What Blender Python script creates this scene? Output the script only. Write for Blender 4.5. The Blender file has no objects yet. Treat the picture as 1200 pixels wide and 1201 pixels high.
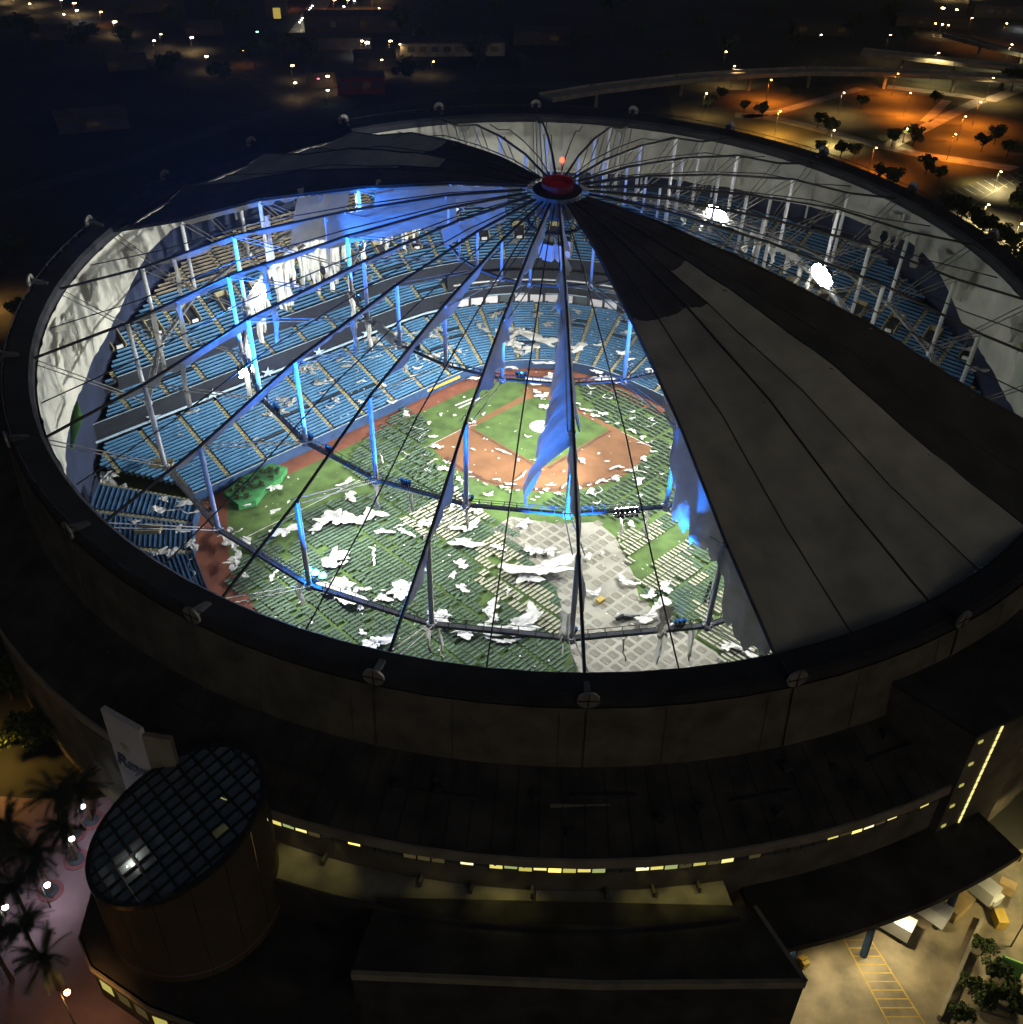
import bpy, math, random
from mathutils import Vector as V, Matrix, noise
sin, cos, pi, rad = math.sin, math.cos, math.pi, math.radians
random.seed(7)
sc = bpy.context.scene
COL = sc.collection

# ------------------------------------------------------------------ camera
CAM = V((-15.95057, -198.9248, 136.51147)); YAW, PITCH, ROLL, FPX = 0.04299, 0.63698, 0.02471, 1183.176
_f = V((sin(YAW)*cos(PITCH), cos(YAW)*cos(PITCH), -sin(PITCH)))
_r0 = V((cos(YAW), -sin(YAW), 0)); _u0 = _r0.cross(_f)
_r = _r0*cos(ROLL) + _u0*sin(ROLL); _u = -_r0*sin(ROLL) + _u0*cos(ROLL)
cd = bpy.data.cameras.new('camera'); cam = bpy.data.objects.new('camera', cd); COL.objects.link(cam)
cd.sensor_width = 36; cd.lens = 36*FPX/1200; cd.clip_end = 6000; cd.clip_start = 1
cam.matrix_world = Matrix(((_r.x, _u.x, -_f.x, CAM.x), (_r.y, _u.y, -_f.y, CAM.y), (_r.z, _u.z, -_f.z, CAM.z), (0, 0, 0, 1)))
sc.camera = cam

# ------------------------------------------------------------------ night sky, moon, exposure
w = bpy.data.worlds.new('World'); sc.world = w; w.use_nodes = True
wn = w.node_tree
sky = wn.nodes.new('ShaderNodeTexSky'); sky.sky_type = 'NISHITA'; sky.sun_disc = False
sky.sun_elevation = rad(24); sky.sun_rotation = rad(150); sky.dust_density = 3.0; sky.air_density = 1.0
bg = wn.nodes['Background']; bg.inputs['Strength'].default_value = 0.0090
wn.links.new(sky.outputs[0], bg.inputs['Color'])
sl = bpy.data.lights.new('moon', 'SUN'); sl.energy = 0.025; sl.angle = rad(3); sl.color = (1, .95, .8)
so = bpy.data.objects.new('moon', sl); COL.objects.link(so); so.rotation_euler = (rad(62), 0, rad(30))
sc.view_settings.view_transform = 'Standard'; sc.view_settings.look = 'None'
sc.view_settings.exposure = 0.0; sc.view_settings.gamma = 1.0
sc.render.engine = 'CYCLES'
try:
    sc.cycles.use_denoising = True; sc.cycles.denoiser = 'OPENIMAGEDENOISE'
    sc.cycles.use_adaptive_sampling = True; sc.cycles.adaptive_threshold = .025; sc.cycles.adaptive_min_samples = 20
    sc.cycles.max_bounces = 5; sc.cycles.diffuse_bounces = 3; sc.cycles.glossy_bounces = 2
    sc.cycles.transmission_bounces = 3; sc.cycles.transparent_max_bounces = 4
    sc.cycles.sample_clamp_indirect = 6.0; sc.cycles.caustics_reflective = False; sc.cycles.caustics_refractive = False
except Exception: pass

# ------------------------------------------------------------------ pixel and dome coordinates
def PX(x, y, z=0.0):
    d = _f*FPX + _r*(x-600) - _u*(y-600.5)
    return CAM + d*((z-CAM.z)/d.z)
R15 = rad(15); H, TILT, PH = 47.796, 0.08197, 0.01325
CT, ST = cos(TILT), sin(TILT)
def D(r, k, dz=0.0):
    a = k*R15 + PH; x = r*sin(a); y = r*cos(a)
    return V((x, y*CT - dz*ST, H + y*ST + dz*CT))
def CYL(r, k, z):
    a = k*R15 + PH
    return V((r*sin(a), r*cos(a), z))
HX, HY, TH = 0.93, 40.68, -0.0195
def LW(u, v, z=0.0):
    return V((HX + u*cos(TH) + v*sin(TH), HY - v*cos(TH) + u*sin(TH), z))

# ------------------------------------------------------------------ materials
MATS = {}
def mat(name, col, rough=.8, var=.25, scale=.6, metal=0, emit=None, es=0, col2=None, bump=0, bscale=8, spec=.3, alpha=None, detail=5):
    if name in MATS: return MATS[name]
    m = bpy.data.materials.new(name); m.use_nodes = True; nt = m.node_tree; b = nt.nodes['Principled BSDF']
    b.inputs['Roughness'].default_value = rough; b.inputs['Metallic'].default_value = metal
    b.inputs['Specular IOR Level'].default_value = spec
    tc = nt.nodes.new('ShaderNodeTexCoord')
    if var > 0:
        n = nt.nodes.new('ShaderNodeTexNoise'); n.inputs['Scale'].default_value = scale; n.inputs['Detail'].default_value = detail
        nt.links.new(tc.outputs['Object'], n.inputs['Vector'])
        cr = nt.nodes.new('ShaderNodeValToRGB')
        c2 = col2 or tuple(min(1, c*(1+var)) for c in col)
        c1 = tuple(c*(1-var) for c in col)
        cr.color_ramp.elements[0].position = .3; cr.color_ramp.elements[1].position = .72
        cr.color_ramp.elements[0].color = (*c1, 1); cr.color_ramp.elements[1].color = (*c2, 1)
        nt.links.new(n.outputs['Fac'], cr.inputs['Fac']); nt.links.new(cr.outputs['Color'], b.inputs['Base Color'])
    else: b.inputs['Base Color'].default_value = (*col, 1)
    if bump:
        n2 = nt.nodes.new('ShaderNodeTexNoise'); n2.inputs['Scale'].default_value = bscale; n2.inputs['Detail'].default_value = 6
        nt.links.new(tc.outputs['Object'], n2.inputs['Vector'])
        bp = nt.nodes.new('ShaderNodeBump'); bp.inputs['Strength'].default_value = bump; bp.inputs['Distance'].default_value = .3
        nt.links.new(n2.outputs['Fac'], bp.inputs['Height']); nt.links.new(bp.outputs['Normal'], b.inputs['Normal'])
    if emit: b.inputs['Emission Color'].default_value = (*emit, 1); b.inputs['Emission Strength'].default_value = es
    MATS[name] = m
    return m
def glow(name, col, s): return mat(name, (.02, .02, .02), var=0, emit=col, es=s)

M = dict(
  ground=mat('ground_soil', (.035, .036, .03), .95, .5, .02),
  asphalt=mat('asphalt', (.05, .048, .045), .8, .35, .15, bump=.1),
  concrete=mat('concrete', (.28, .26, .22), .85, .3, .25),
  yard=mat('yard_concrete', (.21, .18, .125), .55, .7, .16, bump=.2, spec=.5),
  turf=mat('turf', (.072, .122, .030), .95, .35, .25),
  lawn=mat('lawn', (.07, .062, .03), .95, .5, .03),
  dirt=mat('infield_dirt', (.19, .088, .038), .95, .22, .18, bump=.1),
  dirtdark=mat('packed_dirt', (.10, .05, .026), .95, .3, .5),
  track=mat('warning_track', (.19, .065, .036), .95, .2, .3),
  line=mat('chalk_line', (.7, .7, .66), .9, .1, 1),
  floor=mat('field_flooring', (.30, .285, .23), .8, .25, .15),
  seat=mat('seat_blue', (.055, .16, .285), .6, .2, .35),
  seat2=mat('seat_navy', (.016, .05, .16), .5, .3, .35),
  tan=mat('bench_tan', (.27, .225, .15), .8, .25, .5),
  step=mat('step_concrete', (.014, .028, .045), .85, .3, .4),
  aisle=mat('aisle_steps', (.34, .29, .15), .8, .3, 1.2),
  dark=mat('dark_steel', (.03, .032, .036), .6, .3, .5),
  wallblue=mat('back_wall_navy', (.02, .028, .06), .8, .3, .2),
  fascia=mat('deck_fascia', (.009, .012, .02), .7, .4, .5),
  rail=mat('pale_rail', (.30, .40, .48), .5, .2, .5),
  pad=mat('wall_padding', (.02, .05, .12), .6, .3, .4),
  orange=mat('dugout_orange', (.62, .33, .05), .6, .25, .6),
  white=mat('white_steel', (.62, .62, .62), .45, .12, .6),
  cable=mat('roof_cable', (.05, .05, .05), .5, .2, .7, metal=.4),
  galv=mat('galvanised_cable', (.30, .28, .24), .5, .3, .7, metal=.3),
  catwalk=mat('catwalk_steel', (.17, .17, .165), .6, .3, .7),
  hub=mat('hub_steel', (.035, .033, .033), .6, .3, .5),
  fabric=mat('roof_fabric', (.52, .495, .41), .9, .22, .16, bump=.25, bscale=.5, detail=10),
  fabricdark=mat('mid_tone_fabric', (.42, .40, .335), .9, .24, .16, bump=.25, bscale=.5, detail=10),  # slightly darker tone for some roof panels
  fabricdeep=mat('dark_tone_fabric', (.085, .08, .07), .95, .3, .15),
  cloth=mat('torn_cloth', (.60, .59, .545), 1.0, .14, .5, bump=.35, bscale=1.5, spec=0),
  liner=mat('liner_cloth', (.56, .54, .46), .9, .22, .14, bump=.35, bscale=.5),
  rim=mat('rim_roofing', (.035, .036, .04), .85, .35, .25),
  wall=mat('metal_wall', (.125, .112, .086), .75, .4, .25, detail=9),
  roofing=mat('flat_roofing', (.045, .042, .038), .9, .6, .22, detail=9),
  roofedge=mat('roof_edge', (.24, .21, .16), .8, .3, .3),
  signwhite=mat('sign_panel', (.62, .58, .58), .7, .1, .3),
  navy=mat('sign_letters', (.02, .04, .12), .6, 0),
  gold=mat('sign_emblem', (.5, .42, .2), .6, 0),
  drum=mat('rotunda_wall', (.075, .053, .028), .8, .2, .2),
  glass=mat('dark_glass', (.07, .085, .09), .15, .2, .3, spec=.6),
  mull=mat('mullion', (.02, .02, .02), .5, 0),
  canvas=mat('cot_canvas_green', (.075, .125, .075), .9, .35, .4),
  canvastan=mat('cot_canvas_tan', (.36, .35, .25), .9, .2, .4),
  mesh=mat('cot_mat_grey', (.21, .19, .145), .9, .25, .4),
  cotframe=mat('cot_frame', (.03, .035, .03), .6, .2, 1),
  trunk=mat('bark', (.07, .05, .035), .95, .3, 2),
  leaf=mat('foliage', (.055, .085, .025), .8, .5, .5),
  frond=mat('palm_frond', (.05, .07, .045), .7, .4, .8),
  plaza=mat('plaza_paving', (.17, .115, .155), .8, .35, .12),
  pit=mat('tree_ring_blue', (.03, .04, .06), .8, .2, .6),
  pitred=mat('tree_ring_red', (.15, .055, .075), .8, .2, .6),
  pole=mat('lamp_pole', (.10, .10, .09), .6, .2, 1),
  truckwhite=mat('trailer_white', (.62, .66, .70), .45, .1, .4),
  rubber=mat('tyre_rubber', (.02, .02, .02), .8, 0),
  greenboard=mat('green_board', (.22, .52, .14), .6, .12, .4),
  yellow=mat('yellow_paint', (.42, .30, .06), .6, .2, .8),
  brick=mat('house_wall', (.08, .065, .05), .9, .35, .2),
  shingle=mat('house_roof', (.07, .06, .055), .9, .4, .3),
  container=mat('beige_crate', (.40, .30, .15), .8, .25, .6),
)
def translucent(name, col, fac):
    m = mat(name, col, 1.0, .2, .4, bump=.4, bscale=1.2, spec=0); nt = m.node_tree; b = nt.nodes['Principled BSDF']; t = nt.nodes.new('ShaderNodeBsdfTranslucent'); t.inputs['Color'].default_value = (*col, 1)
    mx = nt.nodes.new('ShaderNodeMixShader'); mx.inputs[0].default_value = fac; nt.links.new(b.outputs[0], mx.inputs[1]); nt.links.new(t.outputs[0], mx.inputs[2]); nt.links.new(mx.outputs[0], nt.nodes['Material Output'].inputs['Surface']); return m
M['torn'] = translucent('torn_membrane', (.52, .50, .44), .4)
M['rag'] = translucent('hanging_cloth', (.74, .73, .68), .35)
GL = dict(
  flood=glow('flood_lens', (1, .98, .93), 90), blue=glow('blue_lens', (.02, .35, 1), 60),
  red=glow('beacon_lens', (1, .08, .04), 5), win=glow('lit_window', (.92, .82, .2), .5), winw=glow('lit_window_pale', (1, .9, .32), 1.1),
  windim=glow('dim_window', (.9, .7, .25), .06), winfar=glow('far_window', (.9, .6, .2), .012),
  sodium=glow('sodium_head', (1, .42, .08), 40), warm=glow('warm_head', (1, .62, .24), 45), cool=glow('cool_head', (.9, .97, 1), 34), greenl=glow('green_head', (.3, 1, .6), 12), redl=glow('red_head', (1, .08, .1), 8),
)

# ------------------------------------------------------------------ mesh helpers
class MB:
    def __init__(s): s.v = []; s.f = []; s.m = []
    def quad(s, a, b, c, d, m=0):
        n = len(s.v); s.v += [a, b, c, d]; s.f.append((n, n+1, n+2, n+3)); s.m.append(m)
    def tri(s, a, b, c, m=0):
        n = len(s.v); s.v += [a, b, c]; s.f.append((n, n+1, n+2)); s.m.append(m)
    def poly(s, pts, m=0):
        n = len(s.v); s.v += list(pts); s.f.append(tuple(range(n, n+len(pts)))); s.m.append(m)
    def prism(s, pts, z0, z1, m=0, mtop=None):
        pts = [(q[0], q[1]) for q in pts]
        ar = sum(pts[i][0]*pts[(i+1) % len(pts)][1]-pts[(i+1) % len(pts)][0]*pts[i][1] for i in range(len(pts)))
        if ar < 0: pts = pts[::-1]
        s.poly([V((x, y, z1)) for x, y in pts], m if mtop is None else mtop)
        s.poly([V((x, y, z0)) for x, y in reversed(pts)], m)
        for i in range(len(pts)):
            a, b = pts[i], pts[(i+1) % len(pts)]
            s.quad(V((*a, z0)), V((*b, z0)), V((*b, z1)), V((*a, z1)), m)
    def obox(s, c, ax, ay, az, m=0):          # centre and three half-axis vectors
        c = V(c); P = lambda i, j, k: c+ax*i+ay*j+az*k
        for q in (((-1,-1,-1),(-1,1,-1),(1,1,-1),(1,-1,-1)), ((-1,-1,1),(1,-1,1),(1,1,1),(-1,1,1)), ((-1,-1,-1),(1,-1,-1),(1,-1,1),(-1,-1,1)),
                  ((1,1,-1),(-1,1,-1),(-1,1,1),(1,1,1)), ((-1,1,-1),(-1,-1,-1),(-1,-1,1),(-1,1,1)), ((1,-1,-1),(1,1,-1),(1,1,1),(1,-1,1))):
            s.quad(*[P(*t) for t in q], m)
    def box(s, c, sx, sy, sz, rz=0, m=0):
        s.obox(c, V((cos(rz), sin(rz), 0))*sx/2, V((-sin(rz), cos(rz), 0))*sy/2, V((0, 0, sz/2)), m)
    def beam(s, a, b, wd, ht, m=0):
        a, b = V(a), V(b); d = (b-a); L = d.length
        if L < 1e-6: return
        d /= L; up = V((0, 0, 1)) if abs(d.z) < .95 else V((1, 0, 0))
        sd = d.cross(up).normalized(); up = sd.cross(d)
        s.obox((a+b)/2, d*L/2, sd*wd/2, up*ht/2, m)
    def tube(s, pts, r, n=6, m=0, cap=True):
        pts = [V(q) for q in pts]; rs = r if isinstance(r, (list, tuple)) else [r]*len(pts)
        base = len(s.v)
        for i, q in enumerate(pts):
            d = (pts[min(i+1, len(pts)-1)]-pts[max(i-1, 0)]).normalized()
            up = V((0, 0, 1)) if abs(d.z) < .9 else V((1, 0, 0))
            e1 = d.cross(up).normalized(); e2 = e1.cross(d)
            for j in range(n):
                a = 2*pi*j/n; s.v.append(q + (e1*cos(a)+e2*sin(a))*rs[i])
        for i in range(len(pts)-1):
            for j in range(n):
                s.f.append((base+i*n+j, base+i*n+(j+1) % n, base+(i+1)*n+(j+1) % n, base+(i+1)*n+j)); s.m.append(m)
        if cap:
            s.f.append(tuple(base+j for j in range(n))); s.m.append(m)
            s.f.append(tuple(base+(len(pts)-1)*n+j for j in reversed(range(n)))); s.m.append(m)
    def cyl(s, c, r0, r1, h, n=12, m=0):
        c = V(c); s.tube([c, c+V((0, 0, h))], [r0, r1], n, m)
    def disc(s, c, nrm, r, th, n=16, m=0):
        c = V(c); nrm = V(nrm).normalized(); s.tube([c-nrm*th/2, c+nrm*th/2], r, n, m)
    def grid(s, pts, m=0):                     # list of rows of points
        nb = len(s.v); R = len(pts); C = len(pts[0])
        for row in pts: s.v += row
        for i in range(R-1):
            for j in range(C-1):
                s.f.append((nb+i*C+j, nb+i*C+j+1, nb+(i+1)*C+j+1, nb+(i+1)*C+j)); s.m.append(m)
    def mesh(s, name, mats, org=V((0, 0, 0)), smooth=False):
        me = bpy.data.meshes.new(name)
        me.from_pydata([tuple(V(q)-org) for q in s.v], [], s.f)
        for x in (mats if isinstance(mats, (list, tuple)) else [mats]): me.materials.append(x)
        me.polygons.foreach_set('material_index', s.m)
        if smooth: me.polygons.foreach_set('use_smooth', [True]*len(s.f))
        me.update(); return me
    def build(s, name, mats, parent=None, smooth=False, org=None):
        if org is None: org = root_of(parent).location.copy() if parent else V((0, 0, 0))
        o = bpy.data.objects.new(name, s.mesh(name, mats, org, smooth)); COL.objects.link(o)
        if parent: o.parent = parent
        return o
def root_of(o):
    while o.parent: o = o.parent
    return o
def tag(o, label, cat, group=None):
    o['label'] = label; o['category'] = cat
    if group: o['group'] = group
    return o
def thing(name, label, cat, loc=(0, 0, 0), group=None):
    o = bpy.data.objects.new(name, None); COL.objects.link(o); o.location = loc; o.empty_display_size = .3
    return tag(o, label, cat, group)
def struct(o): o['kind'] = 'structure'; return o
def single(mb, name, mats, loc, label, cat, group=None, smooth=False):     # a thing that is one mesh, origin at its base
    loc = V(loc); o = mb.build(name, mats, None, smooth, org=loc); o.location = loc
    return tag(o, label, cat, group)
def copy_tree(o, parent=None):
    c = o.copy(); COL.objects.link(c); c.parent = parent
    for ch in list(o.children): copy_tree(ch, c)
    return c
def lamp(kind, loc, energy, col, parent=None, aim=None, angle=110, blend=.6, radius=.5, name='lamp_light'):
    l = bpy.data.lights.new(name, kind); l.energy = energy; l.color = col; l.shadow_soft_size = radius
    o = bpy.data.objects.new(name, l); COL.objects.link(o); loc = V(loc)
    if kind == 'SPOT': l.spot_size = rad(angle); l.spot_blend = blend
    if aim is not None: o.rotation_euler = (V(aim)-loc).to_track_quat('-Z', 'Y').to_euler()
    if parent: o.parent = parent; loc = loc-root_of(parent).location
    o.location = loc
    return o
def fbm(x, y, z=0.0): return noise.fractal(V((x, y, z)), 1.0, 2.0, 4)

# ================================================================== THE SETTING
def sheet(name, pts, z, m, hole=None):
    mb = MB(); pts = [(q[0], q[1]) for q in pts]
    ar = sum(pts[i][0]*pts[(i+1) % len(pts)][1]-pts[(i+1) % len(pts)][0]*pts[i][1] for i in range(len(pts)))
    if ar < 0: pts = pts[::-1]
    mb.poly([V((x, y, z)) for x, y in pts]); return struct(mb.build(name, m))
def strip(name, pts, wd, z, m, h=0.0):
    mb = MB(); pts = [V((q[0], q[1], 0)) for q in pts]; L = []; Rr = []
    for i, q in enumerate(pts):
        d = (pts[min(i+1, len(pts)-1)]-pts[max(i-1, 0)]).normalized(); n = V((-d.y, d.x, 0))
        L.append(q+n*wd/2+V((0, 0, z))); Rr.append(q-n*wd/2+V((0, 0, z)))
    for i in range(len(pts)-1):
        mb.quad(Rr[i], Rr[i+1], L[i+1], L[i])
    return struct(mb.build(name, m))
sheet('ground', [(-1500, -700), (1600, -700), (1600, 1700), (-1500, 1700)], 0, M['ground'])
# park and roads beyond the stadium
sheet('lawn', [PX(780, 100), PX(1010, 88), PX(1200, 118), PX(1280, 200), PX(1260, 330), PX(1090, 235), PX(900, 170), PX(790, 140)], .02, M['lawn'])
sheet('parking_lot', [PX(1085, 235), PX(1200, 195), PX(1270, 250), PX(1270, 330), PX(1150, 280)], .04, M['asphalt'])
path_ids = [([(862, 135), (900, 138), (945, 148), (1000, 163), (1080, 182), (1200, 200)], 9), ([(1045, 170), (1085, 150), (1120, 132), (1150, 118)], 7),
            ([(872, 138), (915, 131), (960, 118), (1010, 104)], 6), ([(1040, 102), (1090, 108), (1130, 113), (1160, 118), (1200, 103)], 8), ([(1085, 143), (1110, 118)], 5)]
for pts, wd in path_ids: strip('path', [PX(*q) for q in pts], wd, .03, M['concrete'])
strip('road', [PX(-30, 370), PX(20, 345), PX(45, 300)], 14, .03, M['asphalt'])
strip('road', [PX(400, 140), PX(480, 120), PX(560, 103), PX(680, 100)], 12, .03, M['asphalt'])
strip('road', [PX(-20, 240), PX(60, 215), PX(150, 190), PX(260, 150), PX(420, 100), PX(620, 40)], 10, .03, M['asphalt'])
strip('road', [PX(350, 42), PX(372, 10), PX(390, -20)], 14, .03, M['concrete'])
strip('road', [PX(0, 4), PX(80, 20), PX(200, 58), PX(300, 95), PX(350, 130)], 10, .04, M['asphalt'])
sheet('plaza', [PX(150, 930), PX(95, 940), PX(-60, 930), PX(-80, 1300), PX(150, 1300), PX(190, 1210), PX(100, 1100), PX(110, 1030)], .05, M['plaza'])
sheet('yard', [PX(900, 1080), PX(1100, 1030), PX(1300, 960), PX(1400, 1300), PX(900, 1300)], .05, M['yard'])

# ---- playing field
field = [(101*sin(a*pi/60), 101*cos(a*pi/60)) for a in range(120)]
sheet('turf', field, .02, M['turf'])
dp = []
MV = 18.44
for i in range(65):
    a = rad(-128+256*i/64); u, v = 28.96*sin(a), MV+28.96*cos(a)
    if abs(u) - v > 1.8: continue
    dp.append((u, v))
dp = dp + [(1.4, -.4), (-1.4, -.4)]
dp = [q for q in dp]
sheet('infield_dirt', [LW(*q) for q in dp], .04, M['dirt'])
sheet('home_plate_dirt', [LW(4.2*sin(a*pi/20), 4.2*cos(a*pi/20)) for a in range(40)], .045, M['dirt'])
sheet('infield_grass', [LW(*q) for q in [(0, 3.4), (2.6, 4.3), (16.2, 17.9), (17.3, 19.4), (16.2, 20.9), (1.2, 36.2), (0, 36.9), (-1.2, 36.2), (-16.2, 20.9), (-17.3, 19.4), (-16.2, 17.9), (-2.6, 4.3)]], .06, M['turf'])
for sg in (-1, 1):
    mb = MB()
    for i in range(12):
        t0, t1 = i/12, (i+1)/12; wv = .55+.35*fbm(i*.7, sg*3.1)
        a = V((sg*(17.6-16.8*t0), 19.8+17.4*t0, 0)); b = V((sg*(17.6-16.8*t1), 19.8+17.4*t1, 0)); n = V((sg*.7, .7, 0))
        mb.quad(LW(a.x, a.y, .05), LW(b.x, b.y, .05), LW(b.x+n.x*wv*1.6, b.y+n.y*wv*1.6, .05), LW(a.x+n.x*wv*1.6, a.y+n.y*wv*1.6, .05))
    struct(mb.build('worn_dirt', M['dirtdark']))
mb = MB()
for i in range(26):
    a0, a1 = rad(-58+96*i/26), rad(-58+96*(i+1)/26); wv = 1.1+.7*fbm(i*.5, 9.2)
    q = lambda a, r: LW(r*sin(a), MV+r*cos(a), .05)
    mb.quad(q(a0, 28.7), q(a1, 28.7), q(a1, 28.5-wv), q(a0, 28.5-wv))
struct(mb.build('worn_dirt', M['dirtdark']))
sheet('mound', [LW(2.9*sin(a*pi/20), MV+2.9*cos(a*pi/20)) for a in range(40)], .07, M['dirt'])
for sg in (-1, 1):
    strip('foul_line', [LW(sg*20.5, 20.5), LW(sg*66, 66)], .14, .08, M['line'])
strip('on_deck_line', [PX(534, 476), PX(561, 465)], .5, .07, M['line']); strip('on_deck_line', [PX(538, 479), PX(564, 467)], .5, .07, M['line'])

# ---- seating family: rows run parallel to the foul lines and round behind home plate
def S(s, p, z=0.0):
    rho = p+14.14
    if abs(s) <= 1:
        ph = s*pi/4; return LW(rho*sin(ph), 20-rho*cos(ph), z)
    sg = 1 if s > 0 else -1; d = (abs(s)-1)*80*.70711
    return LW(sg*(rho*.70711+d), 20-rho*.70711+d, z)
def slen(p): return None
def smax(p, r=101.2):
    s = 1.0
    while s < 2.3:
        q = S(s, p)
        if math.hypot(q.x, q.y) > r: return s
        s += .01
    return 2.3
# warning track along the stands and the outfield wall
mb = MB()
ss = [-2+4*i/80 for i in range(81)]
for a, b in zip(ss, ss[1:]):
    mb.quad(S(a, 13.5, .035), S(b, 13.5, .035), S(b, 18.9, .035), S(a, 18.9, .035))
of = [S(-2, 16)] + [V((-73, -36, 0)), V((-62, -55, 0)), V((-44, -71, 0)), V((-22, -81, 0)), V((0, -84, 0)), V((22, -81, 0)), V((44, -71, 0)), V((62, -55, 0)), V((73, -36, 0))] + [S(2, 16)]
for a, b in zip(of, of[1:]):
    f = .93; mb.quad(V((a.x*f, a.y*f, .035)), V((b.x*f, b.y*f, .035)), V((b.x*1.03, b.y*1.03, .035)), V((a.x*1.03, a.y*1.03, .035)))
struct(mb.build('warning_track', M['track']))
FLOORP = [(655, 615), (700, 612), (722, 630), (742, 672), (750, 702), (792, 735), (840, 765), (868, 800), (690, 815), (672, 770), (664, 730), (652, 690), (630, 668), (600, 640), (572, 622), (600, 606)]
sheet('field_flooring', [PX(x, y, .03) for x, y in FLOORP], .05, M['floor'])

PROF = [(.22, .30), (.22, .40), (.52, .40), (.57, .72), (.65, .72), (.65, .30)]
def stand(name, label, sedges, p0, rows, z0, dp, dz, seatm, upper=None, upper_from=99, upper_s=0, clip=True, front=2.0, vom=None, seg=3):
    root = thing(name, label, 'stand', S(0, p0, 0))
    lim = [min(smax(p0+(i+1)*dp), 2+max(0, p0+i*dp-22)*.0125) for i in range(rows)]
    def per(p, s): return (p+14.14)*pi/4 if abs(s) <= 1 else 80
    for a, b in zip(sedges, sedges[1:]):
        mb = MB(); al = MB(); used = False
        mid = (a+b)/2
        hole = vom and vom(mid)
        for i in range(rows):
            p = p0+i*dp; z = z0+i*dz; sa, sb = max(a, -lim[i]), min(b, lim[i])
            if sb-sa < .01: continue
            used = True
            g = 0.62/per(p, mid)
            n = seg if abs(mid) < 1 else 1
            rows_s = [sa+(sb-sa)*j/n for j in range(n+1)]
            tan = i >= upper_from and mid < upper_s
            for j in range(n):
                x, y = rows_s[j], rows_s[j+1]
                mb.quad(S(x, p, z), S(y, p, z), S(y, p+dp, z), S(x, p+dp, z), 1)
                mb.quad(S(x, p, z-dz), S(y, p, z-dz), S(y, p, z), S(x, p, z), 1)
            ga = a+g if sa == a else sa; gb = b-g if sb == b else sb
            spans = [(ga, gb)]
            if hole and hole[0] <= i < hole[1]:
                c = mid; hw = 1.7/per(p, mid); spans = [(ga, c-hw), (c+hw, gb)]
            for ga, gb in spans:
                if gb-ga < .003 or random.random() < .025: continue
                xs = [ga+(gb-ga)*j/n for j in range(n+1)]
                for j in range(n):
                    x, y = xs[j], xs[j+1]
                    for (u0, w0), (u1, w1) in zip(PROF, PROF[1:]):
                        mb.quad(S(x, p+u0, z+w0), S(y, p+u0, z+w0), S(y, p+u1, z+w1), S(x, p+u1, z+w1), 2 if tan else 0)
            if sa == a and i >= 0:
                for hz in (0, .5):
                    q = p+hz*dp
                    al.quad(S(a-g*.8, q, z+.04+hz*dz), S(a+g*.8, q, z+.04+hz*dz), S(a+g*.8, q+dp*.5, z+.04+hz*dz), S(a-g*.8, q+dp*.5, z+.04+hz*dz))
                    al.quad(S(a-g*.8, q, z-.3), S(a+g*.8, q, z-.3), S(a+g*.8, q, z+.04+hz*dz), S(a-g*.8, q, z+.04+hz*dz))
        if not used: continue
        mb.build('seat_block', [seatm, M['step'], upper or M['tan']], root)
        if al.f: al.build('aisle', M['aisle'], root)
        if hole:
            v = MB(); i0, i1 = hole; pa, pb = p0+i0*dp, p0+i1*dp; za, zb = z0+i0*dz, z0+i1*dz; hw = 1.6/per(pa, mid)
            for sg in (-1, 1):
                A = S(mid+sg*hw, pa, za); B = S(mid+sg*hw, pb, zb)
                v.beam(A+V((0, 0, .5)), B+V((0, 0, .9)), .25, 1.5, 0)
            v.beam(S(mid-hw, pb, zb+.6), S(mid+hw, pb, zb+.6), .25, 1.4, 0)
            v.quad(S(mid-hw, pa, za+.06), S(mid+hw, pa, za+.06), S(mid+hw, pb, zb+.06), S(mid-hw, pb, zb+.06), 1)
            v.beam(S(mid-hw*.5, pa, za+.9), S(mid+hw*.5, pa, za+.9), .4, .8, 2)
            v.build('stair_opening', [M['aisle'], M['dark'], M['white']], root)
    sedges = [q for q in sedges if abs(q) <= min(2.0 if z0 < 5 else 2.2, smax(p0+.5)+.05)]
    if front:
        fb = MB()
        for a, b in zip(sedges, sedges[1:]):
            n = 3 if abs((a+b)/2) < 1 else 1
            for j in range(n):
                x, y = a+(b-a)*j/n, a+(b-a)*(j+1)/n
                A, B = S(x, p0-.15, z0), S(y, p0-.15, z0); C, E = S(x, p0-.4, z0), S(y, p0-.4, z0)
                up = V((0, 0, .9)); dn = V((0, 0, -front))
                fb.quad(C+dn, E+dn, E+up, C+up); fb.quad(C+up, E+up, B+up, A+up); fb.quad(B, A, A+up, B+up)
        fb.build('front_wall', M['pad'] if z0 < 5 else M['fascia'], root)
        fr = MB()
        for a, b in zip(sedges, sedges[1:]):
            n = 3 if abs((a+b)/2) < 1 else 1
            for j in range(n):
                x, y = a+(b-a)*j/n, a+(b-a)*(j+1)/n
                fr.beam(S(x, p0-.3, z0+1.05), S(y, p0-.3, z0+1.05), .22, .12)
        fr.build('top_rail', M['rail'], root)
    return root
arc = [-1+2*i/10 for i in range(11)]
strt = [1+i/8 for i in range(1, 11)]
SE = [-x for x in reversed(strt)] + arc + strt
lower = stand('lower_seating_stand', 'bright blue lower seating bowl wrapping around the ball field behind the warning track', SE, 19, 24, 1.7, .87, .345, M['seat'], front=1.7)
club = stand('club_seating_stand', 'narrow blue middle tier of seats hung above the lower bowl', [s for s in SE if abs(s) >= .58], 41.5, 7, 14.0, .87, .42, M['seat'], front=1.6)
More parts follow.
